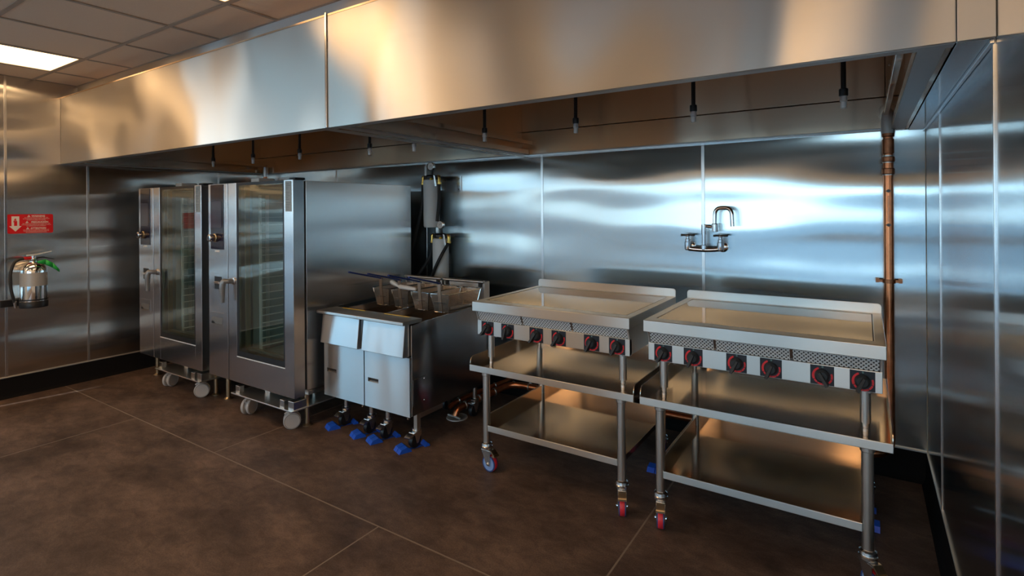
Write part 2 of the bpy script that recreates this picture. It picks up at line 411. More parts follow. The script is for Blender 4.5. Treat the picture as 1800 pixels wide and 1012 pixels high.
for y in gy:
    a, b = max(y - 0.012, YREAR), min(y + 0.012, YC)
    MB().box(XL, a, ZC - 0.0032, XFAR, b, ZC - 0.0002).build('ceiling_bar', 'ceiling_bar', ce)
MB().box(0.45, YC, ZC, XFAR, YB, ZC + 0.02).build('ceiling_board', 'ceiling_tile', ce)

# ---- left wall with a glazed opening behind the camera
WL = [(-4.0, -1.9), (-1.3, 0.35)]
WH = 2.08
WLH = 2.62
m = MB()
m.box(XL - 0.12, WL[1][1], 0, XL - 0.006, YB + 0.12, ZC + 0.06)
m.box(XL - 0.12, YREAR - 0.1, 0, XL - 0.006, WL[0][0], ZC + 0.06).box(XL - 0.12, WL[0][1], 0, XL - 0.006, WL[1][0], ZC + 0.06)
for a, b in WL: m.box(XL - 0.12, a, 0, XL - 0.006, b, 0.03).box(XL - 0.12, a, WLH, XL - 0.006, b, ZC + 0.06)
wl = struct(m.build('wall_left', 'paint_warm'))
seams_l = [0.40, 1.455, 2.021, 3.218, YB]
for a, b in zip(seams_l[:-1], seams_l[1:]):
    MB().box(XL - 0.006, a + 0.003, BH, XL, b - 0.003, ZC).build('steel_panel', 'wall_steel_left', wl)
for y in seams_l[1:-1]:
    MB().box(XL - 0.003, y - 0.009, BH, XL + 0.004, y + 0.009, ZC).build('seam_strip', 'seam_steel', wl, bevel=0.0015)
MB().box(XL - 0.003, 0.40, BH - 0.004, XL + 0.014, YB, BH + 0.006).build('edge_strip', 'edge_steel', wl, bevel=0.003)
def cove(a, b, x, sgn, name):
    p = [(x, 0), (x + sgn * 0.03, 0), (x + sgn * 0.022, 0.006), (x + sgn * 0.012, 0.03), (x + sgn * 0.009, BH - 0.004), (x, BH - 0.004)]
    return struct(MB().prism([(q[0], q[1]) for q in p], 1, a, b).build(name, 'cove'))
cove(0.36, YB, XL, 1, 'baseboard_left')

# ---- back wall
wb = struct(MB().box(XL - 0.1, YB + 0.006, 0, XFAR, YB + 0.12, ZC + 0.06).build('wall_back', 'paint_warm'))
sx = [XL, -4.66, -3.41, -2.167, -0.915, XR]
for a, b in zip(sx[:-1], sx[1:]):
    MB().box(a + 0.003, YB, BH, b - 0.003, YB + 0.006, 1.985).build('steel_panel', 'wall_steel_back', wb)
for x in sx[1:-1]:
    MB().box(x - 0.011, YB - 0.004, BH, x + 0.011, YB + 0.003, 1.978).build('seam_strip', 'seam_steel', wb, bevel=0.0015)
MB().box(XL + 0.02, YB - 0.014, BH - 0.004, XR, YB + 0.003, BH + 0.006).build('edge_strip', 'edge_steel', wb, bevel=0.003)
struct(MB().prism([(YB, 0), (YB - 0.03, 0), (YB - 0.022, 0.006), (YB - 0.012, 0.03), (YB - 0.009, BH - 0.004), (YB, BH - 0.004)], 0, XL + 0.01, XR - 0.01).build('baseboard_back', 'cove'))

# ---- right wall: a steel-faced partition that stops short of the camera
YP = 1.15
wr = struct(MB().box(XR + 0.006, YP, 0, XR + 0.15, YB + 0.02, ZC + 0.06).build('wall_right', 'paint_warm'))
sy = [YP, 1.857, 3.08, YB]
for a, b in zip(sy[:-1], sy[1:]):
    MB().box(XR, a + 0.002, BH, XR + 0.006, b - 0.002, ZC).build('steel_panel', 'wall_steel_right', wr)
for y in sy[1:-1]:
    MB().box(XR - 0.005, y - 0.008, BH, XR + 0.003, y + 0.008, ZC).build('seam_strip', 'seam_steel', wr, bevel=0.002)
MB().box(XR - 0.007, YP, BH - 0.004, XR + 0.003, YB - 0.015, BH + 0.004).build('edge_strip', 'edge_steel', wr, bevel=0.002)
cove(YP, YB, XR, -1, 'baseboard_right')

# ---- rear wall with shop windows, far side wall
WX = [-3.8, -2.55, -1.3, -0.05, 1.2, 2.45]
m = MB().box(XL - 0.1, YREAR - 0.12, 0, WX[0], YREAR, ZC + 0.06).box(WX[-1], YREAR - 0.12, 0, XFAR + 0.1, YREAR, ZC + 0.06)
m.box(WX[0], YREAR - 0.12, 0, WX[-1], YREAR, 0.35).box(WX[0], YREAR - 0.12, WH, WX[-1], YREAR, ZC + 0.06)
struct(m.build('wall_rear', 'paint_warm'))
struct(MB().box(XFAR, YREAR - 0.1, 0, XFAR + 0.12, YB + 0.1, ZC + 0.06).build('wall_side', 'paint_warm'))
MB().box(WX[0] - 0.05, YREAR - 0.01, 0.325, WX[-1] + 0.05, YREAR + 0.12, 0.352).build('window_sill', 'sign_white', bpy.data.objects['wall_rear'], bevel=0.004)
nw = 0
for i, (a, b) in enumerate(zip(WX[:-1], WX[1:])):
    fr = MB(); nw += 1
    fr.box(a, YREAR - 0.09, 0.35, a + 0.10, YREAR - 0.02, WH).box(b - 0.10, YREAR - 0.09, 0.35, b, YREAR - 0.02, WH)
    fr.box(a, YREAR - 0.09, 0.35, b, YREAR - 0.02, 0.40).box(a, YREAR - 0.09, WH - 0.05, b, YREAR - 0.02, WH)
    wf = struct(fr.build('window_%d' % nw, 'frame_dark'))
    MB().box(a + 0.04, YREAR - 0.06, 0.39, b - 0.04, YREAR - 0.054, WH - 0.04).build('pane', 'window_glass', wf)
for w0, w1 in WL:
    fr = MB(); my = (w0 + w1) / 2; nw += 1
    for y, wd in ((w0, 0.06), (my - 0.09, 0.18), (w1 - 0.06, 0.06)): fr.box(XL - 0.1, y, 0.03, XL - 0.03, y + wd, WLH)
    fr.box(XL - 0.1, w0, 0.03, XL - 0.03, w1, 0.10).box(XL - 0.1, w0, WLH - 0.06, XL - 0.03, w1, WLH)
    wf = struct(fr.build('window_%d' % nw, 'frame_dark'))
    for a, b in ((w0 + 0.055, my - 0.085), (my + 0.085, w1 - 0.055)):
        MB().box(XL - 0.07, a, 0.09, XL - 0.064, b, WLH - 0.05).build('pane', 'window_glass', wf)
g = struct(MB().box(-60, -60, -0.35, 60, 40, -0.20).build('ground', 'pavement'))

# ---- daylight portals in the glazed openings (they only steer sampling of the sky)
def portal(loc, rot, sx_, sy_):
    ld = bpy.data.lights.new('portal', 'AREA'); ld.shape = 'RECTANGLE'; ld.size = sx_; ld.size_y = sy_; ld.cycles.is_portal = True
    o = bpy.data.objects.new('portal', ld); COL.objects.link(o); o.location = loc; o.rotation_euler = rot
portal(((WX[0] + WX[-1]) / 2, YREAR - 0.13, (0.35 + WH) / 2), (PI / 2, 0, 0), WX[-1] - WX[0], WH - 0.35)
for w0, w1 in WL: portal((XL - 0.13, (w0 + w1) / 2, (0.03 + WLH) / 2), (PI / 2, 0, -PI / 2), w1 - w0, WLH - 0.03)

# ---- ceiling light panels
lamp0 = None
for lx, ly in LAMPS:
    if lamp0 is None:
        t = lamp0 = thing('ceiling_light', 'glowing rectangular light panel recessed in the ceiling at upper left', 'light', (lx, ly, ZC - 0.003), 'recessed ceiling light panels')
        m = MB(); a, b = 0.321, 0.642
        m.box(lx - a, ly - b, ZC - 0.004, lx - a + 0.03, ly + b, ZC + 0.03).box(lx + a - 0.03, ly - b, ZC - 0.004, lx + a, ly + b, ZC + 0.03)
        m.box(lx - a + 0.03, ly - b, ZC - 0.004, lx + a - 0.03, ly - b + 0.025, ZC + 0.03).box(lx - a + 0.03, ly + b - 0.025, ZC - 0.004, lx + a - 0.03, ly + b, ZC + 0.03)
        m.build('light_frame', 'ceiling_bar', t, bevel=0.001)
        MB().box(lx - a + 0.03, ly - b + 0.025, ZC + 0.001, lx + a - 0.03, ly + b - 0.025, ZC + 0.006).build('diffuser', 'lamp', t)
    else:
        where = {-5.184: 'along the left wall', -2.616: 'in the second row from the left wall', -0.048: 'in the row over the camera', 2.2: 'in the row beyond the partition'}[lx]
        how = {0.993: 'nearest the hood', -0.291: 'nearest the hood', -1.575: 'middle', -2.859: 'nearest the shop windows', -3.5: 'nearest the shop windows'}[ly]
        dup(lamp0, None, (lx, ly, ZC - 0.003), 'ceiling light panel %s, %s' % (where, how))

# ================================================================== HOODS
def hood(name, label, x0, x1, lip0, lip1, panel_seam_x=None):
    t = thing(name, label, 'exhaust hood', ((x0 + x1) / 2, FY, HB))
    T = 0.018
    MB().box(x0 + 0.002, FY, HB, x1 - 0.002, FY + T, 2.542).build('front_panel', 'hood_steel', t, bevel=0.003)
    MB().box(x0 + 0.004, FY + T, HB, x1 - 0.004, FY + 0.055, HB + 0.006).build('front_lip', 'lip_metal', t)
    MB().box(x0 + 0.002, FY, 2.542, x1 - 0.002, YB - 0.012, 2.552).build('top_panel', 'hood_inner', t)
    for a, b, s in ((x0, lip0, 1), (x1, lip1, -1)):
        MB().box(a + s * 0.004, FY + T, HB + 0.004, a + s * T, YB - 0.012, 2.542).build('end_panel', 'hood_inner', t)
        MB().box(a + s * T, FY + 0.055, HB + 0.004, a + s * b, YB - 0.06, HB + 0.012).build('end_lip', 'lip_metal', t)
        MB().box(a + s * (b - 0.008), FY + 0.055, HB + 0.012, a + s * b, YB - 0.065, HB + 0.05).build('gutter_rail', 'hood_inner', t, bevel=0.002)
        MB().box(a + s * (b + 0.012), FY + 0.06, HB + 0.085, a + s * (b + 0.035), YB - 0.065, HB + 0.115).build('gutter_rail', 'hood_inner', t, bevel=0.002)
    yb = 3.70
    px = panel_seam_x if panel_seam_x else x1 - 0.03
    MB().box(x0 + T, yb, HB + 0.01, x1 - T, yb + 0.03, 2.150).build('back_panel', 'hood_inner', t, bevel=0.002)
    MB().box(x0 + T, yb, 2.156, px - 0.004, yb + 0.03, 2.542).build('back_panel', 'hood_inner', t, bevel=0.002)
    if panel_seam_x:
        MB().box(px, yb, 2.156, x1 - T, yb + 0.03, 2.542).build('back_panel', 'hood_inner', t, bevel=0.002)
        for z in (2.24, 2.33, 2.42):
            MB().lathe([(0.008, 0), (0.008, 0.004), (0.004, 0.007)], (px + 0.02, yb, z), (0, -1, 0), 10).build('screw', 'zinc', t)
    MB().box(x0 + 0.01, yb - 0.005, HB + 0.004, x1 - 0.01, YB - 0.002, HB + 0.016).build('back_ledge', 'seam_steel', t, bevel=0.002)
    # black supply pipe along the roof of the hood
    MB().tube([(x0 + 0.1, 2.8, 2.50), (x1 - 0.1, 2.8, 2.50)], 0.014, 10).build('supply_pipe', 'black', t)
    return t
XM, XE = -2.335, 0.205
hood('exhaust_hood', 'long stainless canopy hood over the ovens and fryers, left of the front seam', XL + 0.002, XM, 0.10, 0.10)
hood('exhaust_hood', 'stainless canopy hood over the griddles, right of the front seam', XM, XE, 0.085, 0.08, 0.10)
# cover strips and closures
MB().box(XM - 0.007, FY - 0.006, HB, XM + 0.007, FY - 0.0005, 2.56).build('trim_1', 'seam_steel', bevel=0.002)['kind'] = 'structure'
struct(MB().box(XE - 0.0012, FY - 0.0005, HB, XR - 0.001, FY + 0.02, ZC).build('trim_2', 'hood_steel', bevel=0.002))
struct(MB().box(XE + 0.001, FY + 0.02, HB + 0.001, XR - 0.002, YB - 0.01, HB + 0.009).build('trim_3', 'wall_steel_right', bevel=0.001))
struct(MB().box(XL + 0.002, YC, 2.553, XE, YC + 0.015, ZC + 0.004).build('trim_4', 'hood_steel'))
struct(MB().box(XR - 0.012, FY + 0.02, HB - 0.012, XR - 0.001, YB - 0.01, HB).build('trim_5', 'seam_steel', bevel=0.002))

def nozzle(x, z, y, kind, label, group):
    t = thing('fire_nozzle', label, 'nozzle', (x, y, z), group)
    MB().cyl((x, y, z + 0.07), (x, y, 2.488), 0.0105, n=12).build('drop_pipe', 'black', t)
    MB().lathe([(0.017, 0), (0.018, 0.004), (0.018, 0.03), (0.013, 0.034)], (x, y, z + 0.055), n=12).build('coupling', 'black', t)
    MB().lathe([(0.006, 0), (0.0125, 0.002), (0.0125, 0.03), (0.015, 0.032), (0.015, 0.044), (0.011, 0.055)], (x, y, z), n=14).build('tip', 'tip_metal', t)
    if kind: MB().tube([Vector((x + 0.024, y, z + 0.012)) + Vector((0.02 * math.cos(a), 0, 0.02 * math.sin(a))) for a in [2 * PI * i / 14 for i in range(14)]], 0.0013, 6, closed=True).build('wire_loop', 'zinc', t)
words = ['first', 'second', 'third', 'fourth', 'fifth']
for i, x in enumerate((-2.034, -1.388, -0.726, -0.077)):
    nozzle(x, 1.968, 2.8, False, ['chrome tipped nozzle hanging just right of the hood divider', 'chrome tipped nozzle second right of the hood divider', 'chrome tipped nozzle hanging left above the wall faucet',
           'chrome tipped nozzle nearest the copper riser, rightmost under the hood'][i], 'nozzles under the right hood')
for i, (x, z) in enumerate(((-5.278, 1.966), (-4.608, 1.962), (-3.934, 1.960), (-3.094, 1.945), (-2.645, 1.945))):
    nozzle(x, z, 2.8, i == 3, ['chrome tipped nozzle over the far left oven, leftmost of all', 'chrome tipped nozzle above the gap between the two ovens', 'chrome tipped nozzle above the right end of the front oven',
           'chrome tipped nozzle with a small wire loop', 'chrome tipped nozzle just left of the hood divider'][i], 'nozzles under the left hood')

# ================================================================== OVENS
def oven(X, Y, label):
    t = thing('combi_oven', label, 'oven', (X, Y, 0), 'tall combi ovens')
    W, ZB, ZT = 1.105, 0.232, 1.752
    B = lambda *a: MB().box(X + a[0], Y + a[1], a[2], X + a[3], Y + a[4], a[5])
    # cabinet: side, rear, top and bottom walls round the cooking chamber
    B(1.085, 0.105, 0.262, W - 0.002, 1.16, ZT - 0.004).build('side_panel', 'oven_side', t, bevel=0.003)
    B(0.003, 0.105, 0.262, 0.02, 1.16, ZT - 0.004).build('side_panel', 'oven_side', t, bevel=0.003)
    m = MB(); m.box(X + 0.02, Y + 1.14, 0.262, X + 1.085, Y + 1.158, ZT - 0.004)
    m.build('rear_panel', 'oven_side', t)
    B(0.02, 0.105, ZT - 0.02, 1.085, 1.14, ZT - 0.005).build('top_panel', 'oven_side', t)
    B(0.02, 0.105, 0.262, 1.085, 1.14, 0.30).build('bottom_panel', 'oven_side', t)
    B(0.01, 0.12, 0.225, W - 0.008, 1.15, 0.258).build('base_frame', 'seam_steel', t, bevel=0.003)
    B(1.05, 0.092, 0.27, W - 0.012, 0.104, ZT - 0.01).build('door_gasket', 'black_rubber', t)
    # cooking chamber
    m = MB(); x0, x1, y0, y1, z0, z1 = X + 0.355, X + 1.045, Y + 0.10, Y + 0.95, 0.40, 1.715
    m.quad((x0, y0, z0), (x0, y1, z0), (x0, y1, z1), (x0, y0, z1)); m.quad((x1, y0, z0), (x1, y0, z1), (x1, y1, z1), (x1, y1, z0))
    m.quad((x0, y1, z0), (x1, y1, z0), (x1, y1, z1), (x0, y1, z1)); m.quad((x0, y0, z0), (x1, y0, z0), (x1, y1, z0), (x0, y1, z0))
    m.quad((x0, y0, z1), (x0, y1, z1), (x1, y1, z1), (x1, y0, z1))
    m.build('chamber', 'cavity', t, recalc=False)
    m = MB()
    m.box(X + 0.38, Y + 0.14, 0.42, X + 0.384, Y + 0.9, 1.69)
    m.build('air_baffle', 'cavity', t)
    # control column
    B(0, 0, ZB, 0.277, 0.103, ZT).build('control_column', 'oven_front', t, bevel=0.004)
    cp = B(0.040, -0.004, 1.236, 0.226, 0.002, 1.745).build('control_panel', 'navy_glass', t, bevel=0.0015)
    B(0.052, -0.0055, 1.405, 0.200, -0.0035, 1.615).build('touch_screen', 'screen', cp)
    kn = MB().lathe([(0.034, 0), (0.034, 0.012), (0.026, 0.016), (0.026, 0.03)], (X + 0.115, Y - 0.004, 1.327), (0, -1, 0), 22).build('dial', 'gilt', t)
    MB().lathe([(0.028, 0.029), (0.029, 0.034), (0.028, 0.054), (0.022, 0.058)], (X + 0.115, Y - 0.004, 1.327), (0, -1, 0), 22).build('dial_cap', 'chrome', kn)
    MB().lathe([(0.015, 0.057), (0.015, 0.059)], (X + 0.115, Y - 0.004, 1.327), (0, -1, 0), 18).build('dial_face', 'navy_glass', kn)
    B(0.096, -0.002, 1.214, 0.162, 0.001, 1.230).build('name_tag', 'white_plastic', t)
    lp = B(0.032, -0.002, 0.912, 0.212, 0.001, 1.045).build('latch_plate', 'oven_front', t, bevel=0.001)
    B(0.092, -0.003, 0.922, 0.196, -0.0015, 1.022).build('latch_hole', 'black', lp)
    B(0.105, -0.018, 0.965, 0.185, -0.0025, 0.985).build('latch_bolt', 'chrome', lp, bevel=0.003)
    pk = B(0.028, -0.003, 0.612, 0.224, 0.001, 0.740).build('pocket_plate', 'oven_front', t, bevel=0.0015)
    m = MB(); m.prism([(Y - 0.0035, 0.64), (Y - 0.0045, 0.64), (Y - 0.0045, 0.668), (Y - 0.0035, 0.70)], 0, X + 0.045, X + 0.205); m.build('pocket_hole', 'grey_wheel_dark', pk)
    B(0.050, -0.006, 0.634, 0.205, -0.003, 0.650).build('pocket_lip', 'seam_steel', pk)
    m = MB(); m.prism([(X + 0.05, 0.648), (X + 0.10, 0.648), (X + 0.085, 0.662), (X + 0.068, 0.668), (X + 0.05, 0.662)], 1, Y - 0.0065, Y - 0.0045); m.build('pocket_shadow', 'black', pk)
    # door
    D0, D1, G0, G1, GZ = 0.287, W, 0.400, 1.000, 0.432
    dr = MB()
    dr.box(X + D0, Y, ZB, X + G0, Y + 0.088, ZT).box(X + G1, Y, ZB, X + D1, Y + 0.088, ZT).box(X + G0, Y, ZB, X + G1, Y + 0.088, GZ)
    door = dr.build('door', 'oven_front', t, bevel=0.003)
    fr = MB(); ya, yb_ = Y + 0.0012, Y + 0.0018
    fr.box(X + G0, ya, GZ + 0.001, X + G0 + 0.030, yb_, ZT - 0.002).box(X + G1 - 0.014, ya, GZ + 0.001, X + G1, yb_, ZT - 0.002)
    fr.box(X + G0 + 0.030, ya, GZ + 0.001, X + G1 - 0.014, yb_, GZ + 0.042).box(X + G0 + 0.030, ya, ZT - 0.022, X + G1 - 0.014, yb_, ZT - 0.002)
    fr.build('glass_border', 'black', door)
    fr = MB()
    a, b, c = X + G0 + 0.028, X + G1 - 0.016, GZ + 0.042
    fr.box(a, Y + 0.05, c, a + 0.016, Y + 0.085, ZT - 0.03).box(b - 0.012, Y + 0.05, c, b, Y + 0.085, ZT - 0.03).box(a, Y + 0.05, c, b, Y + 0.085, c + 0.016)
    fr.build('inner_frame', 'gilt', door)
    MB().box(X + G0, Y + 0.002, GZ, X + G1, Y + 0.010, ZT - 0.001).build('glass_pane', 'oven_glass', door)
    B(G0, -0.002, GZ - 0.006, G1, 0.004, GZ + 0.001).build('glass_trim', 'tip_metal', door)
    lb = B(1.020, -0.002, 1.530, 1.088, 0.001, 1.742).build('door_label', 'grey_label', door)
    # handle: arm comes off the stile, grip hangs down from its end
    m = MB().tube(fillet([(X + 0.36, Y, 1.0), (X + 0.355, Y - 0.045, 1.004), (X + 0.335, Y - 0.066, 1.006), (X + 0.328, Y - 0.07, 0.97), (X + 0.325, Y - 0.068, 0.840)], 0.03, 5),
                  [0.018] * 8 + [0.021] * 4 + [0.023] * 6 + [0.022, 0.014], 12)
    m.build('door_handle', 'handle_grey', door)
    MB().lathe([(0.028, 0), (0.028, 0.008), (0.02, 0.012)], (X + 0.36, Y, 1.0), (0, -1, 0), 16).build('handle_rose', 'zinc', door)
    B(1.03, 0.02, ZT, 1.10, 0.104, ZT + 0.016).build('hinge_cap', 'black', t, bevel=0.006)
    B(0.30, 0.18, ZT - 0.005, 0.41, 0.32, ZT + 0.045).build('vent_cap', 'white_plastic', t, bevel=0.006)
    B(0.15, 0.60, ZT - 0.005, 0.26, 0.72, ZT + 0.03).build('vent_cap', 'black', t, bevel=0.006)
    for fx in (0.035, 1.06):
        for fy in (0.135, 1.05):
            m = MB().cyl((X + fx, Y + fy, 0.012), (X + fx, Y + fy, 0.226), 0.018, n=14)
            m.lathe([(0.034, 0), (0.034, 0.005), (0.022, 0.012), (0.016, 0.02)], (X + fx, Y + fy, 0), n=16)
            m.build('foot', 'gilt', t)
    return t, lb
OV1, OV2 = (-5.63, 2.30), (-4.415, 2.30)
o2, lb = oven(*OV2, 'tall stainless combi oven at the front of the pair, beside the fryers')
m = MB()
for k in range(16):
    z = OV2[1] and 1.725 - k * 0.012; wd = random.uniform(0.03, 0.055)
    if k in (4, 10): continue
    m.box(OV2[0] + 1.026, OV2[1] - 0.0026, z - 0.003, OV2[0] + 1.026 + wd, OV2[1] - 0.0019, z)
m.build('label_print', 'label_ink', lb); 
# (label print belongs to the label: deeper than a sub-part, so hang it on the door beside the label)
lp = [o for o in lb.children][0]; lp.parent = lb.parent
o1 = dup(o2, None, (*OV1, 0), 'tall stainless combi oven at the far left, next to the left wall')

def trolley(X, Y, label):
    t = thing('oven_trolley', label, 'trolley', (X, Y, 0), 'rack trolleys docked in the ovens')
    B = lambda *a: MB().box(X + a[0], Y + a[1], a[2], X + a[3], Y + a[4], a[5])
    B(0.37, -0.035, 0.150, 1.125, 0.33, 0.160).build('base_plate', 'tube_steel', t, bevel=0.003)
    for ux in (0.44, 0.92): B(ux, 0.33, 0.150, ux + 0.12, 0.80, 0.160).build('side_rail', 'tube_steel', t, bevel=0.003)
    for x0, x1, y0, y1, h in ((0.395, 0.445, -0.01, 0.03, 0.05), (0.965, 1.015, -0.02, 0.02, 0.052), (1.055, 1.118, -0.015, 0.09, 0.056), (0.60, 0.66, 0.10, 0.13, 0.035)):
        B(x0, y0, 0.160, x1, y1, 0.160 + h).build('dock_block', 'zinc', t, bevel=0.003)
    # twin wheel casters
    for cx, cy, ang in ((0.50, 0.02, math.radians(22)), (1.00, 0.03, math.radians(-35)), (0.50, 0.74, math.radians(60)), (0.98, 0.74, math.radians(-30))):
        ax = Vector((math.cos(ang), math.sin(ang), 0)); c = Vector((X + cx, Y + cy, 0.058)); tr = Vector((-ax.y, ax.x, 0)) * 0.02
        m = MB().cyl(c + Vector((0, 0, 0.02)), (c.x, c.y, 0.151), 0.014, n=12)
        m.cyl(c - ax * 0.012 + tr, c + ax * 0.012 + tr, 0.036, n=18)
        m.tube([c + tr - Vector((tr.x, tr.y, 0)) * 2.4 + Vector((0, 0, 0.045)), c + Vector((0, 0, 0.064)), c + tr * 2.2 + Vector((0, 0, 0.05)), c + tr * 3.6 + Vector((0, 0, 0.02))], 0.008, 8)
        cs = m.build('caster', 'grey_wheel', t)
        for s in (-1, 1):
            w_ = MB().lathe([(0.044, 0.0), (0.056, 0.001), (0.058, 0.005), (0.058, 0.018), (0.054, 0.022), (0.05, 0.023), (0.048, 0.0215), (0.02, 0.022)], c + tr + ax * (s * 0.012), ax * s, 28)
            w_.build('wheel', 'grey_wheel', cs)
            MB().tube(arc(c + tr + ax * (s * 0.034), 0.0515, 0, 2 * PI * 27 / 28, 27, (Vector((-ax.y, ax.x, 0)), Vector((0, 0, 1)))), 0.0016, 6, closed=True).build('wheel_rim', 'grey_wheel_dark', cs)
    # rack inside the chamber: uprights and guide rungs
    for ux in (0.44, 0.955):
        for uy in (0.17, 0.50, 0.83):
            B(ux - 0.008, uy - 0.008, 0.43, ux + 0.008, uy + 0.008, 1.66).build('rack_upright', 'tip_metal', t)
    up_ = B(0.405, 0.235, 0.43, 0.411, 0.265, 1.66).build('slotted_rail', 'tube_steel', t)
    for k in range(15): B(0.411, 0.246, 1.0 + k * 0.042, 0.4125, 0.254, 1.026 + k * 0.042).build('slot_glint', 'sign_white', up_)  # brightness of the slots painted on as white chips, no real openings
    m = MB()
    for k in range(20):
        z = 0.48 + k * 0.059
        for ux in (0.462, 0.933): m.box(X + ux - 0.014, Y + 0.17, z, X + ux + 0.014, Y + 0.83, z + 0.004)
    m.build('rack_guide', 'tip_metal', t)['kind'] = 'stuff'
    B(0.44, 0.15, 0.425, 0.96, 0.85, 0.445).build('drip_tray', 'tube_steel', t)
    for ux in (0.46, 0.94): B(ux - 0.012, 0.28, 0.16, ux + 0.012, 0.30, 0.425).build('rack_post', 'tube_steel', t)
    return t
t2 = trolley(*OV2, 'low rack trolley on grey casters docked under the front oven')
dup(t2, None, (*OV1, 0), 'low rack trolley on grey casters docked under the far left oven')

# ================================================================== FRYERS
FX0, FYD, FW = -3.252, 2.50, 0.421
def fryer(X, label):
    Y = FYD
    t = thing('deep_fryer', label, 'fryer', (X, Y, 0), 'deep fryers side by side')
    B = lambda *a: MB().box(X + a[0], Y + a[1], a[2], X + a[3], Y + a[4], a[5])
    for x0, x1 in ((0.002, 0.014), (FW - 0.014, FW - 0.002)):
        m = MB(); m.prism([(Y + 0.02, 0.222), (Y + 0.83, 0.222), (Y + 0.83, 0.832), (Y + 0.72, 0.826), (Y + 0.11, 0.806), (Y + 0.02, 0.80)], 0, X + x0, X + x1)
        m.build('side_panel', 'fryer_side', t, bevel=0.002)
    B(0.014, 0.81, 0.222, FW - 0.014, 0.83, 0.82).build('rear_panel', 'fryer_side', t)
    B(0.014, 0.02, 0.222, FW - 0.014, 0.81, 0.235).build('bottom_panel', 'fryer_side', t)
    # tank
    m = MB(); a0, a1, b0, b1, zt = X + 0.016, X + FW - 0.016, Y + 0.10, Y + 0.80, 0.806
    i0, i1, j0, j1, zi = X + 0.032, X + FW - 0.032, Y + 0.135, Y + 0.70, 0.772
    outer = [(a0, b0, zt), (a1, b0, zt), (a1, b1, zt + 0.012), (a0, b1, zt + 0.012)]; mid = [(i0, j0, zi), (i1, j0, zi), (i1, j1, zi), (i0, j1, zi)]
    low = [(i0 + 0.02, j0 + 0.02, 0.56), (i1 - 0.02, j0 + 0.02, 0.56), (i1 - 0.02, j1 - 0.02, 0.56), (i0 + 0.02, j1 - 0.02, 0.56)]
    for A, C in ((outer, mid), (mid, low)):
        for k in range(4): m.quad(A[k], A[(k + 1) % 4], C[(k + 1) % 4], C[k])
    m.build('fry_tank', 'tank_steel', t, recalc=False)
    B(0.055, 0.16, 0.60, FW - 0.055, 0.675, 0.645).build('heating_element', 'oil_dark', t)
    # ledge and yellow strip
    m = MB(); m.prism([(Y - 0.06, 0.815), (Y - 0.055, 0.811), (Y + 0.11, 0.811), (Y + 0.115, 0.832), (Y - 0.052, 0.836), (Y - 0.06, 0.831)], 0, X + 0.0005, X + FW - 0.0005)
    m.build('front_ledge', 'slab_steel', t, bevel=0.0015)
    B(0.09, 0.094, 0.832, 0.325, 0.102, 0.8345).build('ledge_strip', 'yellow', t)
    # control cover and door
    m = MB(); m.prism([(Y + 0.02, 0.81), (Y - 0.022, 0.81), (Y - 0.045, 0.606), (Y - 0.030, 0.602), (Y + 0.02, 0.602)], 0, X + 0.022, X + FW - 0.020)
    m.build('control_cover', 'fryer_front', t, bevel=0.003)
    dr = MB(); px0, px1, pz0, pz1 = X + 0.036, X + 0.136, 0.391, 0.418
    x0, x1, z0, z1 = X + 0.005, X + FW - 0.005, 0.222, 0.597
    dr.box(x0, Y, z0, px0, Y + 0.02, z1).box(px1, Y, z0, x1, Y + 0.02, z1).box(px0, Y, z0, px1, Y + 0.02, pz0).box(px0, Y, pz1, px1, Y + 0.02, z1)
    door = dr.build('door', 'fryer_front', t)
    MB().box(px0, Y + 0.014, pz0, px1, Y + 0.019, pz1).build('pull_recess', 'oil_dark', door)
    MB().box(px0 + 0.004, Y + 0.008, pz0, px1, Y + 0.014, pz0 + 0.008).build('pull_lip', 'tank_steel', door)
    MB().cyl((X + FW - 0.03, Y + 0.012, 0.205), (X + FW - 0.03, Y + 0.012, 0.224), 0.008, n=10).build('hinge_pin', 'zinc', door)
    # flue
    fl_ = B(0.012, 0.815, 0.832, FW - 0.012, 0.885, 0.985).build('flue', 'fryer_front', t, bevel=0.003)
    MB().cyl((X + 0.012, Y + 0.812, 0.984), (X + FW - 0.012, Y + 0.812, 0.984), 0.012, n=14).build('hanger_bar', 'tube_steel', fl_)
    for k in range(7):
        xx = X + 0.05 + k * 0.052
        MB().cyl((xx, Y + 0.799, 0.90), (xx, Y + 0.806, 0.90), 0.012, n=12).build('flue_stud', 'chrome', fl_)
    for xx in (0.035, FW - 0.06): B(xx, 0.803, 0.945, xx + 0.026, 0.816, 0.972).build('flue_slot', 'black', fl_)
    # casters
    for cx in (0.125, 0.385):
        for cy in (0.095, 0.72):
            px, py = X + cx, Y + cy
            m = MB().cyl((px, py, 0.10), (px, py, 0.223), 0.017, n=14).lathe([(0.03, 0), (0.032, 0.004), (0.032, 0.016), (0.022, 0.022)], (px, py, 0.108), n=18)
            m.box(px - 0.026, py - 0.05, 0.096, px + 0.026, py + 0.02, 0.106)
            for s in (-1, 1): m.prism([(py - 0.045, 0.1), (py + 0.02, 0.1), (py - 0.008, 0.034), (py - 0.026, 0.034)], 0, px + s * 0.022, px + s * 0.025)
            c = m.build('caster', 'zinc', t)
            MB().lathe([(0.03, -0.017), (0.043, -0.016), (0.047, -0.010), (0.047, 0.010), (0.043, 0.016), (0.03, 0.017)], (px, py - 0.018, 0.049), (1, 0, 0), 24).build('wheel', 'black', c)
            if cy < 0.3:
                m = MB(); m.prism([(py - 0.085, 0.078), (py - 0.045, 0.094), (py - 0.04, 0.104), (py - 0.07, 0.10), (py - 0.092, 0.086)], 0, px - 0.022, px + 0.022); m.build('brake_pedal', 'zinc', c)
    return t
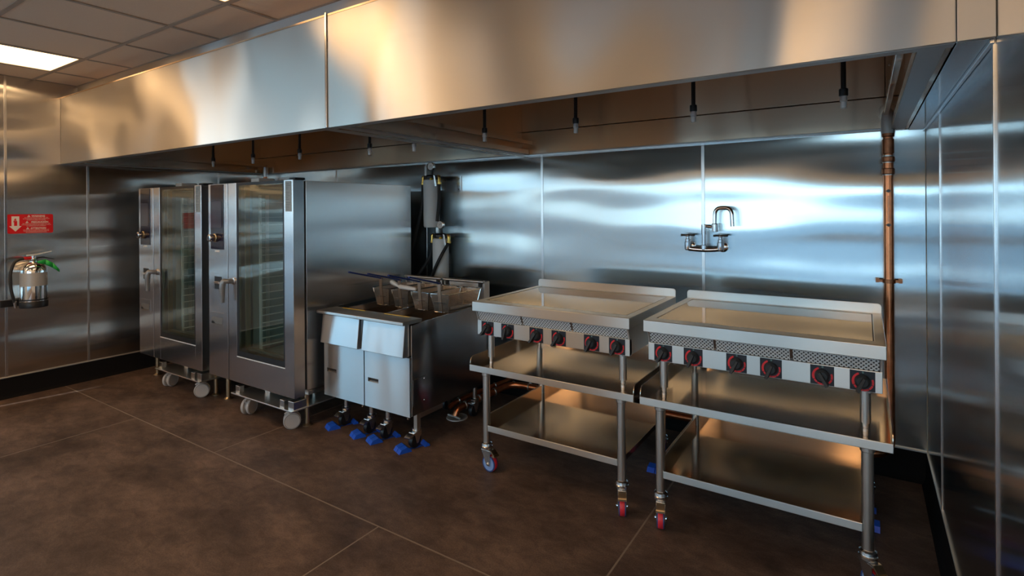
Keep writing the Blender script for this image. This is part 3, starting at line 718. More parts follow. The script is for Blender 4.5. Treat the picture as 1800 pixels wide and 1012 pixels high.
f2 = fryer(FX0 + FW, 'stainless deep fryer on the right of the pair, next to the griddle stands')
f1 = dup(f2, None, (FX0, FYD, 0), 'stainless deep fryer on the left of the pair, next to the ovens')
# parts seen only on the exposed right flank
X = FX0 + 2 * FW
ap = MB().box(X - 0.002, 2.528, 0.285, X + 0.002, 2.662, 0.455).build('access_panel', 'fryer_side', f2, bevel=0.001)
for z in (0.30, 0.44): MB().lathe([(0.007, 0), (0.006, 0.003), (0.002, 0.004)], (X + 0.002, 2.63, z), (1, 0, 0), 10).build('screw', 'chrome', ap)
MB().box(X - 0.032, 2.60, 0.188, X - 0.006, 2.82, 0.224).build('caster_bracket', 'tube_steel', f2, bevel=0.003)
MB().box(X - 0.035, 2.565, 0.11, X - 0.005, 2.60, 0.224).build('caster_bracket', 'tube_steel', f2, bevel=0.003)

# blue caster cups in front of and behind the fryer wheels
def cup(x, y, label, group, rot=0.0):
    m = MB()
    m.box(-0.012, -0.09, 0, 0.012, 0.09, 0.0015)
    m.prism([(-0.128, 0), (-0.040, 0), (-0.046, 0.014), (-0.072, 0.034), (-0.112, 0.024)], 0, -0.046, -0.002).prism([(-0.128, 0), (-0.040, 0), (-0.046, 0.014), (-0.072, 0.034), (-0.112, 0.024)], 0, 0.002, 0.046)
    m.prism([(-0.104, 0), (-0.044, 0), (-0.050, 0.010), (-0.070, 0.022), (-0.092, 0.015)], 0, -0.002, 0.002)
    m.prism([(0.055, 0), (0.092, 0), (0.088, 0.014), (0.074, 0.024), (0.060, 0.012)], 0, -0.034, 0.034)
    m.xf(Matrix.Translation((x, y, 0)) @ Matrix.Rotation(rot, 4, 'Z'))
    return tag(m.build('caster_cup', 'blue_plastic', at=(x, y, 0), bevel=0.002), label, 'caster cup', group)
cups = [(FX0 + 0.125, 'blue plastic caster cup under the left fryer, leftmost of the four'), (FX0 + 0.385, 'blue plastic caster cup under the left fryer, left of the touching middle pair'),
        (FX0 + FW + 0.125, 'blue plastic caster cup under the right fryer, right of the touching middle pair'), (FX0 + FW + 0.385, 'blue plastic caster cup under the right fryer, rightmost of the four')]
for x, lab in cups: cup(x, FYD + 0.095 - 0.018, lab, 'caster cups under the fryers', math.radians(-22))
cup(-1.03, 3.19, 'blue caster cup at the rear right wheel of the left griddle stand', 'caster cups under the griddle stands')
cup(0.005, 3.19, 'blue caster cup at the rear right wheel of the right griddle stand', 'caster cups under the griddle stands')

# fry baskets
def basket(xl, label):
    W, y0, y1, zt, zb, sl = 0.172, 2.90, 3.27, 0.942, 0.812, 0.022
    xr = xl + W; xc = (xl + xr) / 2
    t = thing('fry_basket', label, 'basket', (xc, (y0 + y1) / 2, zb), 'fry baskets over the fryers')
    top = [(xl, y0, zt), (xr, y0, zt), (xr, y1, zt), (xl, y1, zt)]; bot = [(xl + sl, y0 + 0.02, zb), (xr - sl, y0 + 0.02, zb), (xr - sl, y1 - 0.03, zb), (xl + sl, y1 - 0.03, zb)]
    m = MB()
    for k in range(4): m.quad(top[k], top[(k + 1) % 4], bot[(k + 1) % 4], bot[k])
    m.quad(*bot); m.build('wire_basket', 'wire', t)
    MB().tube(top, 0.0035, 8, closed=True).build('rim', 'chrome', t)
    m = MB()
    for k in range(4): m.tube([top[k], bot[k]], 0.0022, 6)
    m.tube(bot, 0.0025, 6, closed=True)
    m.tube([(xl + 0.06, y0 + 0.01, zb), (xl + 0.06, y1 - 0.03, zb)], 0.0025, 6).tube([(xr - 0.06, y0 + 0.01, zb), (xr - 0.06, y1 - 0.03, zb)], 0.0025, 6)
    m.build('frame_wire', 'chrome', t)
    m = MB(); m.prism([(y0 - 0.006, zt + 0.084), (y0 - 0.002, zt + 0.084), (y0 + 0.002, zt), (y0 + 0.018, zb + 0.004), (y0 + 0.012, zb + 0.004), (y0 - 0.004, zt)], 0, xc - 0.014, xc + 0.014); m.build('handle_plate', 'brown_iron', t)
    m = MB()
    for s in (-1, 1): m.tube([(xc + s * 0.006, y0 + 0.01, 1.012), (xc + s * 0.006, y0 - 0.03, 1.026), (xc + s * 0.005, 2.60, 1.093)], 0.0055, 8)
    m.cyl((xc - 0.008, 2.60, 1.093), (xc + 0.008, 2.60, 1.093), 0.0065, n=8)
    m.build('handle', 'blue_grip', t)
    MB().tube([(xc - 0.05, y0 + 0.0, zt - 0.06), (xc + 0.05, y0 + 0.0, zt - 0.06)], 0.002, 6).build('cross_wire', 'chrome', t)
    for s in (-1, 1): MB().tube(fillet([(xc + s * 0.04, y1, zt), (xc + s * 0.04, y1 + 0.025, zt + 0.006), (xc + s * 0.04, y1 + 0.03, zt - 0.02)], 0.01, 4), 0.003, 6).build('hook', 'chrome', t)
    return t
b0 = basket(-3.177, 'wire fry basket with blue handle, leftmost of the four')
for x, lab in ((-2.981, 'wire fry basket with blue handle behind the white plastic grip'), (-2.782, 'wire fry basket with blue handle, third from the ovens'), (-2.594, 'wire fry basket with blue handle nearest the griddles, rightmost')):
    dup(b0, None, (x + 0.086, b0.location.y, b0.location.z), lab)
t = thing('drain_rod', 'white plastic elbow shaped grip lying across the fry baskets', 'grip', (-2.86, 2.9, 0.95))
MB().tube([(-2.985, 2.90, 1.000), (-2.972, 2.90, 0.996), (-2.93, 2.90, 0.982), (-2.895, 2.898, 0.968)], [0.012, 0.019, 0.015, 0.010], 12).build('grip_end', 'white_plastic', t)
MB().tube([(-2.895, 2.896, 0.970), (-2.885, 2.896, 0.969), (-2.80, 2.892, 0.966), (-2.73, 2.89, 0.962), (-2.722, 2.89, 0.961)], [0.010, 0.017, 0.016, 0.013, 0.008], 12).build('grip_bar', 'white_plastic', t)
m = MB(); m.tube([(-2.49, 3.0, 0.827), (-2.47, 3.05, 0.829), (-2.44, 3.18, 0.838)], [0.006, 0.011, 0.007], 10)
tag(m.build('drain_scoop', 'white_plastic', at=(-2.47, 3.06, 0.82)), 'small pale tool lying on the right fryer rim beside the basket', 'tool')

# ================================================================== GRIDDLE STANDS AND GRIDDLES
def caster(t, px, py, head):
    """swivel caster: wheel trails along heading angle head; fork is the part, wheel pieces and pedal its sub-parts"""
    R = 0.048; off = 0.026
    T = Matrix.Translation((px, py, 0)) @ Matrix.Rotation(head, 4, 'Z')
    m = MB().lathe([(0.030, 0.128), (0.034, 0.131), (0.034, 0.142), (0.030, 0.146), (0.033, 0.150), (0.031, 0.160), (0.023, 0.166)], (0, 0, 0), n=22)
    m.box(-0.026, -0.020, 0.118, 0.045, 0.020, 0.128)
    for s in (-1, 1):
        m.prism([(-0.026, 0.122), (0.042, 0.122), (off + 0.014, R - 0.012), (off - 0.010, R - 0.012)], 1, s * 0.019, s * 0.022)
        m.lathe([(0.008, 0), (0.008, 0.005), (0.005, 0.008)], (off, s * 0.022, R), (0, s, 0), 10)
    c = m.xf(T).build('caster', 'zinc', t)
    w_ = MB().lathe([(R - 0.012, -0.012), (R - 0.001, -0.0118), (R, -0.010), (R, 0.010), (R - 0.001, 0.0118), (R - 0.012, 0.012)], (off, 0, R), (0, 1, 0), 28).xf(T); w_.build('tyre', 'red_tyre', c)
    for s in (-1, 1):
        MB().lathe([(R - 0.001, 0.0115), (R - 0.001, 0.0165), (R - 0.008, 0.0172), (R - 0.009, 0.0115)], (off, 0, R), (0, s, 0), 28).xf(T).build('tyre_wall', 'blue_tyre', c)
        MB().lathe([(R - 0.008, 0.012), (R - 0.008, 0.0165), (R - 0.02, 0.014), (0.012, 0.0175)], (off, 0, R), (0, s, 0), 24).xf(T).build('hub', 'blue_hub', c)
    m = MB(); m.prism([(0.034, 0.128), (0.050, 0.126), (0.070, 0.108), (0.070, 0.100), (0.048, 0.117), (0.034, 0.120)], 1, -0.019, 0.019)
    m.box(0.056, -0.021, 0.094, 0.076, 0.021, 0.103)
    m.xf(T).build('brake_pedal', 'gilt', c)

def stand(cx, label, heads):
    t = thing('equipment_stand', label, 'stand', (cx, 2.535, 0), 'wheeled stands under the griddles')
    y0, y1, zs = 2.535, 3.305, 0.620
    A, LX, Y0, Y1 = 0.505, 0.42, 2.585, 3.235
    # upper shelf: flat pan, front turned down, other edges turned up
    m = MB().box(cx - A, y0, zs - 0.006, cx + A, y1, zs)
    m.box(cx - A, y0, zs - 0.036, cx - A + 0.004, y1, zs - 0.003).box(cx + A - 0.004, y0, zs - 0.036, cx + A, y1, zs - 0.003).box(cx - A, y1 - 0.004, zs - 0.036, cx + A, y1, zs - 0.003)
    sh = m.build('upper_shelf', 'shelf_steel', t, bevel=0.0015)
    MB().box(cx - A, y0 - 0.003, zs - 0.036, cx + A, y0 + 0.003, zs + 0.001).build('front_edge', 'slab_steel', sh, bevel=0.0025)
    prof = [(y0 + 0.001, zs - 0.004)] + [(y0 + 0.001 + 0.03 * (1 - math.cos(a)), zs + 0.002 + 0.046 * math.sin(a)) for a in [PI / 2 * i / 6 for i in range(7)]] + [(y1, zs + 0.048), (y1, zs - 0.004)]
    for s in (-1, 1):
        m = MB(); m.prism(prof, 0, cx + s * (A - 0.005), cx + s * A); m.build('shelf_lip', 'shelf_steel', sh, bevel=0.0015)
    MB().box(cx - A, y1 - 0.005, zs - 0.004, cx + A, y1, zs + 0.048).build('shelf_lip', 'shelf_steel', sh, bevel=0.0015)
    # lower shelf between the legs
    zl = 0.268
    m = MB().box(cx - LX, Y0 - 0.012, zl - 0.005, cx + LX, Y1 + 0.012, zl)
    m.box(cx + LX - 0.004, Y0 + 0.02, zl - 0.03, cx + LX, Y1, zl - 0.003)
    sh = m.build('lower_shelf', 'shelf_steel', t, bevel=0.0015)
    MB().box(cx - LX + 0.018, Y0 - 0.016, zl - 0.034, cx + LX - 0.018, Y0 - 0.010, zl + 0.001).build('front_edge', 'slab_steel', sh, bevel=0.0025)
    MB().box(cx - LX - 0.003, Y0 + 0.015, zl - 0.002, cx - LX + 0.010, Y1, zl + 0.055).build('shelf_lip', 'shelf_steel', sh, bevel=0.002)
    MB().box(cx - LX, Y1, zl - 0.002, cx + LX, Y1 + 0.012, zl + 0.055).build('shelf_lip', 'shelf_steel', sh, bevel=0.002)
    k = 0
    for sx_ in (-1, 1):
        for yy in (Y0, Y1):
            px = cx + sx_ * LX
            m = MB().cyl((px, yy, 0.155), (px, yy, 0.588), 0.0215, n=24).lathe([(0.0235, 0), (0.0265, 0.003), (0.0265, 0.028), (0.0235, 0.031)], (px, yy, 0.556), n=24)
            m.build('leg', 'tube_steel', t)
            caster(t, px, yy, heads[k]); k += 1
    return t
def head_cam(px, py, d=0.0): return math.atan2(0 - py, 0 - px) + d
C1, C2 = -1.4575, -0.418
def heads(cx, lf, rf):
    return [head_cam(cx - 0.42, 2.585, lf), math.radians(60), head_cam(cx + 0.42, 2.585, rf), math.radians(100)]
stand(C1, 'wheeled stainless stand under the left griddle', heads(C1, math.radians(48), 0.03))
stand(C2, 'wheeled stainless stand under the right griddle, nearest the camera', heads(C2, -0.03, math.radians(42)))

KX = (-0.399, -0.258, -0.068, 0.072, 0.265, 0.405)
def griddle(cx, label, turns):
    Y0, Y1, ZT = 2.535, 3.315, 0.994
    t = thing('electric_griddle', label, 'griddle', (cx, Y0, 0.62), 'electric griddles')
    # body
    MB().box(cx - 0.462, 2.62, 0.80, cx + 0.462, 3.28, 0.945).build('body', 'fryer_side', t, bevel=0.003)
    for s in (-1, 1): MB().prism([(2.575, 0.80), (3.28, 0.80), (3.28, 0.94), (2.552, 0.94), (2.575, 0.88)], 0, cx + s * 0.464, cx + s * 0.472).build('end_cheek', 'slab_steel', t, bevel=0.001)
    # slab with a hollow for the cooking plate
    a, p0, p1 = 0.485, 2.612, 3.272
    m = MB(); q = 0.445
    o = [(cx - a, Y0), (cx + a, Y0), (cx + a, Y1), (cx - a, Y1)]; i_ = [(cx - q, p0), (cx + q, p0), (cx + q, p1), (cx - q, p1)]
    vs = [(*p, ZT) for p in o] + [(*p, ZT) for p in i_] + [(*p, ZT - 0.006) for p in i_] + [(*p, ZT - 0.056) for p in o]
    fs = []
    for k in range(4):
        n_ = (k + 1) % 4
        fs += [(k, n_, 4 + n_, 4 + k), (4 + k, 4 + n_, 8 + n_, 8 + k), (12 + k, 12 + n_, n_, k)]
    fs += [(8, 9, 10, 11), (15, 14, 13, 12)]
    m.add(vs, fs); m.build('slab', 'slab_steel', t, bevel=0.003)
    MB().box(cx - q + 0.004, p0 + 0.004, ZT - 0.008, cx + q - 0.004, p1 - 0.004, ZT - 0.0015).build('cooking_plate', 'plate_glass', t, bevel=0.001)
    g_ = MB()
    for A_, B_ in (((cx - q, p0), (cx + q, p0 + 0.004)), ((cx - q, p1 - 0.004), (cx + q, p1)), ((cx - q, p0), (cx - q + 0.004, p1)), ((cx + q - 0.004, p0), (cx + q, p1))):
        g_.box(A_[0], A_[1], ZT - 0.007, B_[0], B_[1], ZT - 0.002)
    g_.build('plate_joint', 'black', t)
    # splash with round corners
    rc = 0.018; zs = ZT + 0.048
    pr = [(cx - a, ZT - 0.01), (cx + a, ZT - 0.01)] + [(cx + a - rc + rc * math.cos(u), zs - rc + rc * math.sin(u)) for u in [PI / 2 * i / 6 for i in range(7)]] + \
         [(cx - a + rc - rc * math.sin(u), zs - rc + rc * math.cos(u)) for u in [PI / 2 * i / 6 for i in range(7)]]
    m = MB(); m.prism(pr, 1, Y1 - 0.006, Y1 + 0.002); m.build('splash', 'slab_steel', t, bevel=0.0015)
    # vent band: three perforated screens
    e = (-0.462, -0.160, 0.152, 0.462)
    for k in range(3):
        m = MB(); m.prism([(2.579, 0.882), (2.556, 0.939), (2.562, 0.939), (2.585, 0.882)], 0, cx + e[k] + (0.006 if k else 0), cx + e[k + 1] - (0.006 if k < 2 else 0))
        m.build('vent_screen', 'perf', t)
    for k in (1, 2):
        m = MB(); m.prism([(2.581, 0.882), (2.558, 0.939), (2.562, 0.939), (2.585, 0.882)], 0, cx + e[k] - 0.006, cx + e[k] + 0.006); m.build('vent_divider', 'fryer_side', t)
    # control panel
    MB().box(cx - 0.472, 2.572, 0.796, cx + 0.472, 2.60, 0.881).build('control_panel', 'slab_steel', t, bevel=0.002)
    for k, kx in enumerate(KX):
        x, z, y = cx + kx, 0.838, 2.572
        pl = MB().box(x - 0.043, y - 0.002, z - 0.039, x + 0.043, y, z + 0.040).build('knob_plate', 'knob_plate', t)
        m = MB(); c = Vector((x + 0.002, y - 0.0028, z - 0.003)); ax = (Vector((1, 0, 0)), Vector((0, 0, 1)))
        n_ = 12
        ro = arc(c, 0.0385, math.radians(114), math.radians(204), n_); ri = [c + (p - c).normalized() * (0.0265 + 0.003 * i / n_) for i, p in enumerate(ro)]
        ribbon(m, ri, ro)
        for a0, a1 in ((208, 232), (236, 268), (272, 304), (308, 340), (344, 382)):
            ro = arc(c, 0.0370, math.radians(a0), math.radians(a1), 5); ri = arc(c, 0.0300, math.radians(a0), math.radians(a1), 5); ribbon(m, ri, ro)
        m.build('dial_marks', 'red_print', pl)
        MB().tube([Vector((x + 0.002, y - 0.0028, z + 0.0345)) + Vector((0.0028 * math.cos(u), 0, 0.0028 * math.sin(u))) for u in [2 * PI * i / 10 for i in range(10)]], 0.0007, 5, closed=True).build('off_mark', 'teal_print', pl)
        kb = MB().lathe([(0.0275, 0.0), (0.0275, 0.004), (0.026, 0.013), (0.023, 0.022), (0.019, 0.025)], (x, y - 0.002, z), (0, -1, 0), 26)
        an = math.radians(turns[k]); d = Vector((math.cos(an), 0, math.sin(an))); s_ = Vector((-d.z, 0, d.x)); f_ = Vector((0, -1, 0)); o_ = Vector((x, y - 0.002, z))
        P = lambda l, w_, h: o_ + d * l + s_ * w_ + f_ * h
        kb.add([P(-0.024, -0.007, 0.018), P(0.036, -0.009, 0.014), P(0.036, 0.009, 0.014), P(-0.024, 0.007, 0.018),
                P(-0.018, -0.005, 0.032), P(0.040, -0.0065, 0.050), P(0.040, 0.0065, 0.050), P(-0.018, 0.005, 0.032)],
               [(0, 1, 2, 3), (4, 5, 6, 7), (0, 1, 5, 4), (1, 2, 6, 5), (2, 3, 7, 6), (3, 0, 4, 7)])
        kb.build('knob', 'black_rubber', pl, bevel=0.0015)
        MB().box(x - 0.002, y - 0.0335, z + 0.004, x + 0.003, y - 0.0325, z + 0.009).build('pointer', 'gilt', pl)
    # feet
    for s in (-1, 1):
        for fy in (2.628, 3.20):
            m = MB().cyl((cx + s * 0.414, fy, 0.657), (cx + s * 0.414, fy, 0.80), 0.0195, n=20).lathe([(0.0125, 0.0), (0.0125, 0.012), (0.010, 0.014), (0.010, 0.018), (0.0125, 0.02), (0.012, 0.04)], (cx + s * 0.414, fy, 0.620), n=18)
            m.build('foot', 'tube_steel', t)
    for s in (-0.35, 0.43, -0.45): MB().lathe([(0.008, 0), (0.008, 0.008), (0.004, 0.010)], (cx + s, 2.59, 0.797), (0, 0, -1), 8).build('bolt', 'zinc', t)
    return t
griddle(C1, 'stainless electric griddle with six knobs on the left stand', (238, 262, 240, 240, 246, 244))
griddle(C2, 'stainless electric griddle with six knobs on the right stand beside the copper riser', (244, 248, 244, 248, 300, 246))

# ================================================================== PIPES
# tall copper riser on the back wall
PX, PY = 0.110, 3.700
t = thing('copper_riser', 'tall vertical copper pipe strapped to the back wall right of the griddles', 'pipe', (PX, PY, 0))
run = fillet([(PX, PY, 1.93), (PX, PY, 0.172), (PX - 0.06, PY - 0.09, 0.165), (PX - 0.2, 3.60, 0.163), (-2.28, 3.60, 0.150), (-2.37, 3.57, 0.146), (-2.54, 3.13, 0.06), (-2.545, 3.11, 0.012)], 0.055, 7)
MB().tube(run, 0.0245, 16).build('pipe_run', 'copper', t)
for z, h, r in ((1.925, 0.03, 0.031), (1.83, 0.085, 0.029), (1.785, 0.03, 0.032), (1.715, 0.035, 0.031)):
    MB().lathe([(r - 0.004, 0), (r, 0.004), (r, h - 0.004), (r - 0.004, h)], (PX, PY, z), n=20).build('fitting', 'copper_dark', t)
for z in (1.905, 1.815, 1.78, 1.71): MB().lathe([(0.0275, 0), (0.0275, 0.008)], (PX, PY, z), n=20).build('solder_ring', 'solder', t)
for p, d in (((-2.20, 3.60, 0.1505), (1, 0, 0)), ((-2.335, 3.59, 0.148), (0.4, 0.9, 0.1)), ((-2.42, 3.44, 0.118), (0.36, 0.92, 0.17)), ((-2.47, 3.31, 0.0955), (0.36, 0.92, 0.17)), ((-2.515, 3.195, 0.0725), (0.36, 0.92, 0.17))):
    MB().lathe([(0.027, -0.006), (0.031, -0.003), (0.031, 0.003), (0.027, 0.006)], p, d, 18).build('solder_ring', 'solder', t)
sl = MB().tube(fillet([(PX, PY, 1.945), (PX, PY, 2.045), (PX, PY + 0.04, 2.10)], 0.05, 6), 0.033, 18).build('sleeve', 'cast_iron', t)
MB().lathe([(0.05, 0), (0.05, 0.006), (0.034, 0.008)], (PX, 3.699, 2.065), (0, -1, 0), 20).build('escutcheon', 'hood_inner', t)
m = MB().lathe([(0.026, 0), (0.031, 0.001), (0.031, 0.021), (0.026, 0.022)], (PX, PY, 1.105), n=20)
for s in (-1, 1): m.box(PX + s * 0.03, PY - 0.004, 1.109, PX + s * 0.062, PY + 0.004, 1.123); m.box(PX + s * 0.045, PY, 1.106, PX + s * 0.062, YB, 1.126)
m.build('pipe_strap', 'copper_dark', t)
# printed stripe: two dark marks and a faint column of lettering too small to read
m = MB(); fc = (Vector((0, 0, 0)) - Vector((PX, PY, 0))); ang0 = math.atan2(fc.y, fc.x)
def on_pipe(da, z, r=0.0249): return (PX + r * math.cos(ang0 + da), PY + r * math.sin(ang0 + da), z)
for z in (1.622, 1.432):
    for k in range(6):
        a0, a1 = -0.55 + k * 0.183, -0.55 + (k + 1) * 0.183; h0, h1 = 0.010 * (1 - abs(k - 3) / 3.2), 0.010 * (1 - abs(k - 2) / 3.2)
        m.quad(on_pipe(a0, z - h0), on_pipe(a1, z - h1), on_pipe(a1, z + h1), on_pipe(a0, z + h0))
for k in range(22):
    z = 1.452 + k * 0.0066
    a0 = random.uniform(-0.25, -0.12); m.quad(on_pipe(a0, z), on_pipe(a0 + random.uniform(0.18, 0.4), z), on_pipe(a0 + 0.3, z + 0.003), on_pipe(a0, z + 0.003))
m.build('pipe_print', 'label_ink', t, recalc=False)
# second short drain line beside it
t = thing('copper_drain_line', 'short sloping copper pipe ending above the floor drain', 'pipe', (-2.6, 3.2, 0))
MB().tube(fillet([(-2.625, 3.13, 0.05), (-2.60, 3.20, 0.085), (-2.50, 3.50, 0.125), (-2.43, 3.70, 0.150)], 0.05, 6), 0.018, 14).build('pipe_run', 'copper', t)
for p in ((-2.595, 3.215, 0.087), (-2.55, 3.35, 0.105), (-2.487, 3.54, 0.130)):
    MB().lathe([(0.02, -0.006), (0.023, -0.003), (0.023, 0.003), (0.02, 0.006)], p, (0.3, 0.93, 0.13), 16).build('solder_ring', 'solder', t)
# stub pipe above the ovens in the back left corner
t = thing('conduit_stub', 'short steel pipe dropping from the hood behind the ovens', 'pipe', (-5.78, 3.66, 1.7))
MB().cyl((-5.78, 3.66, 1.93), (-5.78, 3.66, 2.04), 0.026, n=16).build('sleeve', 'zinc', t)
MB().cyl((-5.78, 3.66, 1.0), (-5.78, 3.66, 1.93), 0.022, n=16).build('pipe', 'copper', t)

# floor drain
t = thing('floor_drain', 'round slotted floor drain under the copper pipe ends', 'drain', (-2.532, 3.115, 0))
cx, cy = -2.532, 3.115
MB().lathe([(0.058, 0.001), (0.079, 0.001), (0.078, 0.006), (0.064, 0.008), (0.058, 0.006)], (cx, cy, 0), n=32).build('rim', 'cast_iron', t)
MB().cyl((cx, cy, 0.0005), (cx, cy, 0.002), 0.06, n=28).build('well', 'black', t)
for k in range(-4, 5):
    yy = k * 0.0135; hw = math.sqrt(max(0.0, 0.060 ** 2 - yy ** 2))
    MB().box(cx - hw, cy + yy - 0.0035, 0.002, cx + hw, cy + yy + 0.0035, 0.006).build('slat', 'cast_iron', t)
m = MB().tube([(cx - 0.078, cy - 0.008, 0.010), (cx, cy - 0.018, 0.012), (cx + 0.05, cy - 0.03, 0.012)], 0.007, 10); m.build('cross_bar', 'cast_iron', t)

# ================================================================== FAUCET
t = thing('wall_faucet', 'chrome wall faucet with square gooseneck spout on the back wall', 'faucet', (-0.895, YB, 1.28))
y = 3.690
for x, nm in ((-1.0, 'l'), (-0.79, 'r')):
    m = MB().cyl((x, y, 1.27), (x, YB, 1.27), 0.014, n=16).lathe([(0.034, 0), (0.034, 0.005), (0.018, 0.014)], (x, YB, 1.275), (0, -1, 0), 22)
    m.lathe([(0.014, -0.022), (0.020, -0.016), (0.021, 0.01), (0.021, 0.032), (0.017, 0.036), (0.017, 0.052), (0.011, 0.056), (0.011, 0.07)], (x, y, 1.275), n=20)
    pt = m.build('valve', 'chrome', t)
    h = MB().lathe([(0.013, 0.068), (0.014, 0.078), (0.009, 0.086)], (x, y, 1.275), n=16)
    for a in (0.35, 0.35 + PI):
        d = Vector((math.cos(a), math.sin(a), 0)); c = Vector((x, y, 1.354)); h.tube([c, c + d * 0.02, c + d * 0.045], [0.006, 0.007, 0.009], 10)
    h.build('valve_handle', 'chrome', pt)
m = MB().tube(fillet([(-1.0, y, 1.268), (-0.97, y, 1.262), (-0.895, y, 1.258), (-0.82, y, 1.262), (-0.79, y, 1.268)], 0.03, 4), 0.016, 14)
m.lathe([(0.016, 0), (0.020, 0.004), (0.020, 0.03), (0.016, 0.034)], (-0.895, y, 1.258), n=18); m.build('crossbar', 'chrome', t)
m = MB().cyl((-0.895, y, 1.285), (-0.895, y, 1.40), 0.0125, n=16).cyl((-0.895, y, 1.36), (-0.895, y, 1.425), 0.016, n=16)
m.tube([(-0.895, y, 1.418), (-0.83, y - 0.01, 1.408)], 0.010, 12); m.build('riser', 'chrome', t)
m = MB().lathe([(0.016, 0), (0.021, 0.003), (0.021, 0.05), (0.016, 0.055)], (-0.822, y - 0.012, 1.378), n=18); m.build('collar', 'chrome', t)
m = MB().tube(fillet([(-0.822, y - 0.012, 1.43), (-0.82, y - 0.012, 1.535), (-0.715, y - 0.03, 1.535), (-0.71, y - 0.03, 1.415)], 0.045, 7), 0.0125, 14); m.build('spout', 'chrome', t)

# ================================================================== WATER FILTERS
def water_filter(cx, z0, z1, label, hoses, plate):
    y = 3.625
    t = thing('water_filter', label, 'water filter', (cx, y, z0), 'water filters behind the fryers')
    MB().lathe([(0.062, 0), (0.070, 0.012), (0.071, z1 - z0 - 0.03), (0.066, z1 - z0 - 0.008), (0.05, z1 - z0)], (cx, y, z0), n=28).build('cartridge', 'tank_white', t)
    hd = MB().lathe([(0.055, 0), (0.055, 0.03), (0.04, 0.045)], (cx, y, z1 - 0.004), n=20).box(cx - 0.075, y - 0.02, z1 + 0.005, cx + 0.085, y + 0.02, z1 + 0.035).build('filter_head', 'black', t, bevel=0.004)
    MB().cyl((cx + 0.01, y, z1 + 0.03), (cx + 0.01, y, z1 + 0.09), 0.012, n=12).build('gauge_stem', 'black', t)
    gz = z1 + 0.115
    ga = MB().lathe([(0.034, 0), (0.036, 0.003), (0.036, 0.024), (0.032, 0.026)], (cx + 0.01, y + 0.004, gz), (0, -1, 0), 24).build('gauge', 'zinc', t)
    MB().lathe([(0.031, 0.026), (0.031, 0.0268)], (cx + 0.01, y + 0.004, gz), (0, -1, 0), 24).build('gauge_face', 'sign_white', ga)
    MB().prism([(cx + 0.004, gz - 0.004), (cx + 0.03, gz + 0.014), (cx + 0.012, gz + 0.005)], 1, y - 0.0245, y - 0.0235).build('needle', 'black', ga)
    for s, xx in ((-1, cx - 0.088), (1, cx + 0.10)):
        MB().tube(fillet([(cx + s * 0.07, y, z1 + 0.022), (xx, y - 0.01, z1 + 0.026), (xx, y - 0.01, z1 - 0.025)], 0.02, 5), 0.014, 12).build('elbow', 'brass', t)
        MB().lathe([(0.018, 0), (0.019, 0.003), (0.019, 0.016), (0.015, 0.02)], (xx, y - 0.01, z1 - 0.045), n=6).build('hose_nut', 'brass', t)
    MB().lathe([(0.010, 0), (0.012, 0.004), (0.010, 0.02)], (cx + 0.035, y - 0.03, z1 + 0.0), (0, -1, 0), 12).build('test_plug', 'yellow', t)
    m = MB(); m.prism([(cx + 0.055, z1 + 0.035), (cx + 0.072, z1 + 0.030), (cx + 0.092, z1 - 0.06), (cx + 0.070, z1 - 0.062)], 1, y - 0.035, y - 0.030); m.build('valve_lever', 'zinc', t)
    for h in hoses:
        MB().tube(fillet(h, 0.08, 8), 0.014, 12).build('hose', 'black_rubber', t)
    if plate:
        MB().box(cx + 0.06, YB - 0.008, z1 - 0.11, cx + 0.235, YB - 0.001, z1 + 0.03).build('mount_plate', 'seam_steel', t, bevel=0.001)
        for zz in (z1 - 0.09, z1 + 0.005): MB().lathe([(0.008, 0), (0.006, 0.005)], (cx + 0.21, YB - 0.008, zz), (0, -1, 0), 8).build('bolt', 'chrome', t)
    MB().box(cx - 0.05, y + 0.02, z1 + 0.01, cx + 0.05, YB, z1 + 0.03).build('bracket', 'black', t)
    MB().box(cx - 0.062, YB - 0.02, 0.95, cx - 0.052, YB - 0.001, z1).build('rail', 'seam_steel', t)
water_filter(-3.222, 1.382, 1.805, 'pale filter cartridge mounted high on the wall, upper of the two', [
    [(-3.31, 3.615, 1.765), (-3.315, 3.61, 1.55), (-3.40, 3.60, 1.30), (-3.45, 3.60, 1.15)],
    [(-3.122, 3.615, 1.765), (-3.12, 3.61, 1.60), (-3.135, 3.60, 1.435)]], True)
water_filter(-3.118, 0.93, 1.290, 'pale filter cartridge mounted lower on the wall just above the fryers', [
    [(-3.206, 3.615, 1.25), (-3.215, 3.61, 1.13), (-3.30, 3.60, 1.02), (-3.38, 3.59, 0.93)],
    [(-3.018, 3.612, 1.25), (-3.05, 3.53, 1.12), (-3.12, 3.53, 1.0), (-3.17, 3.54, 0.9)]], False)

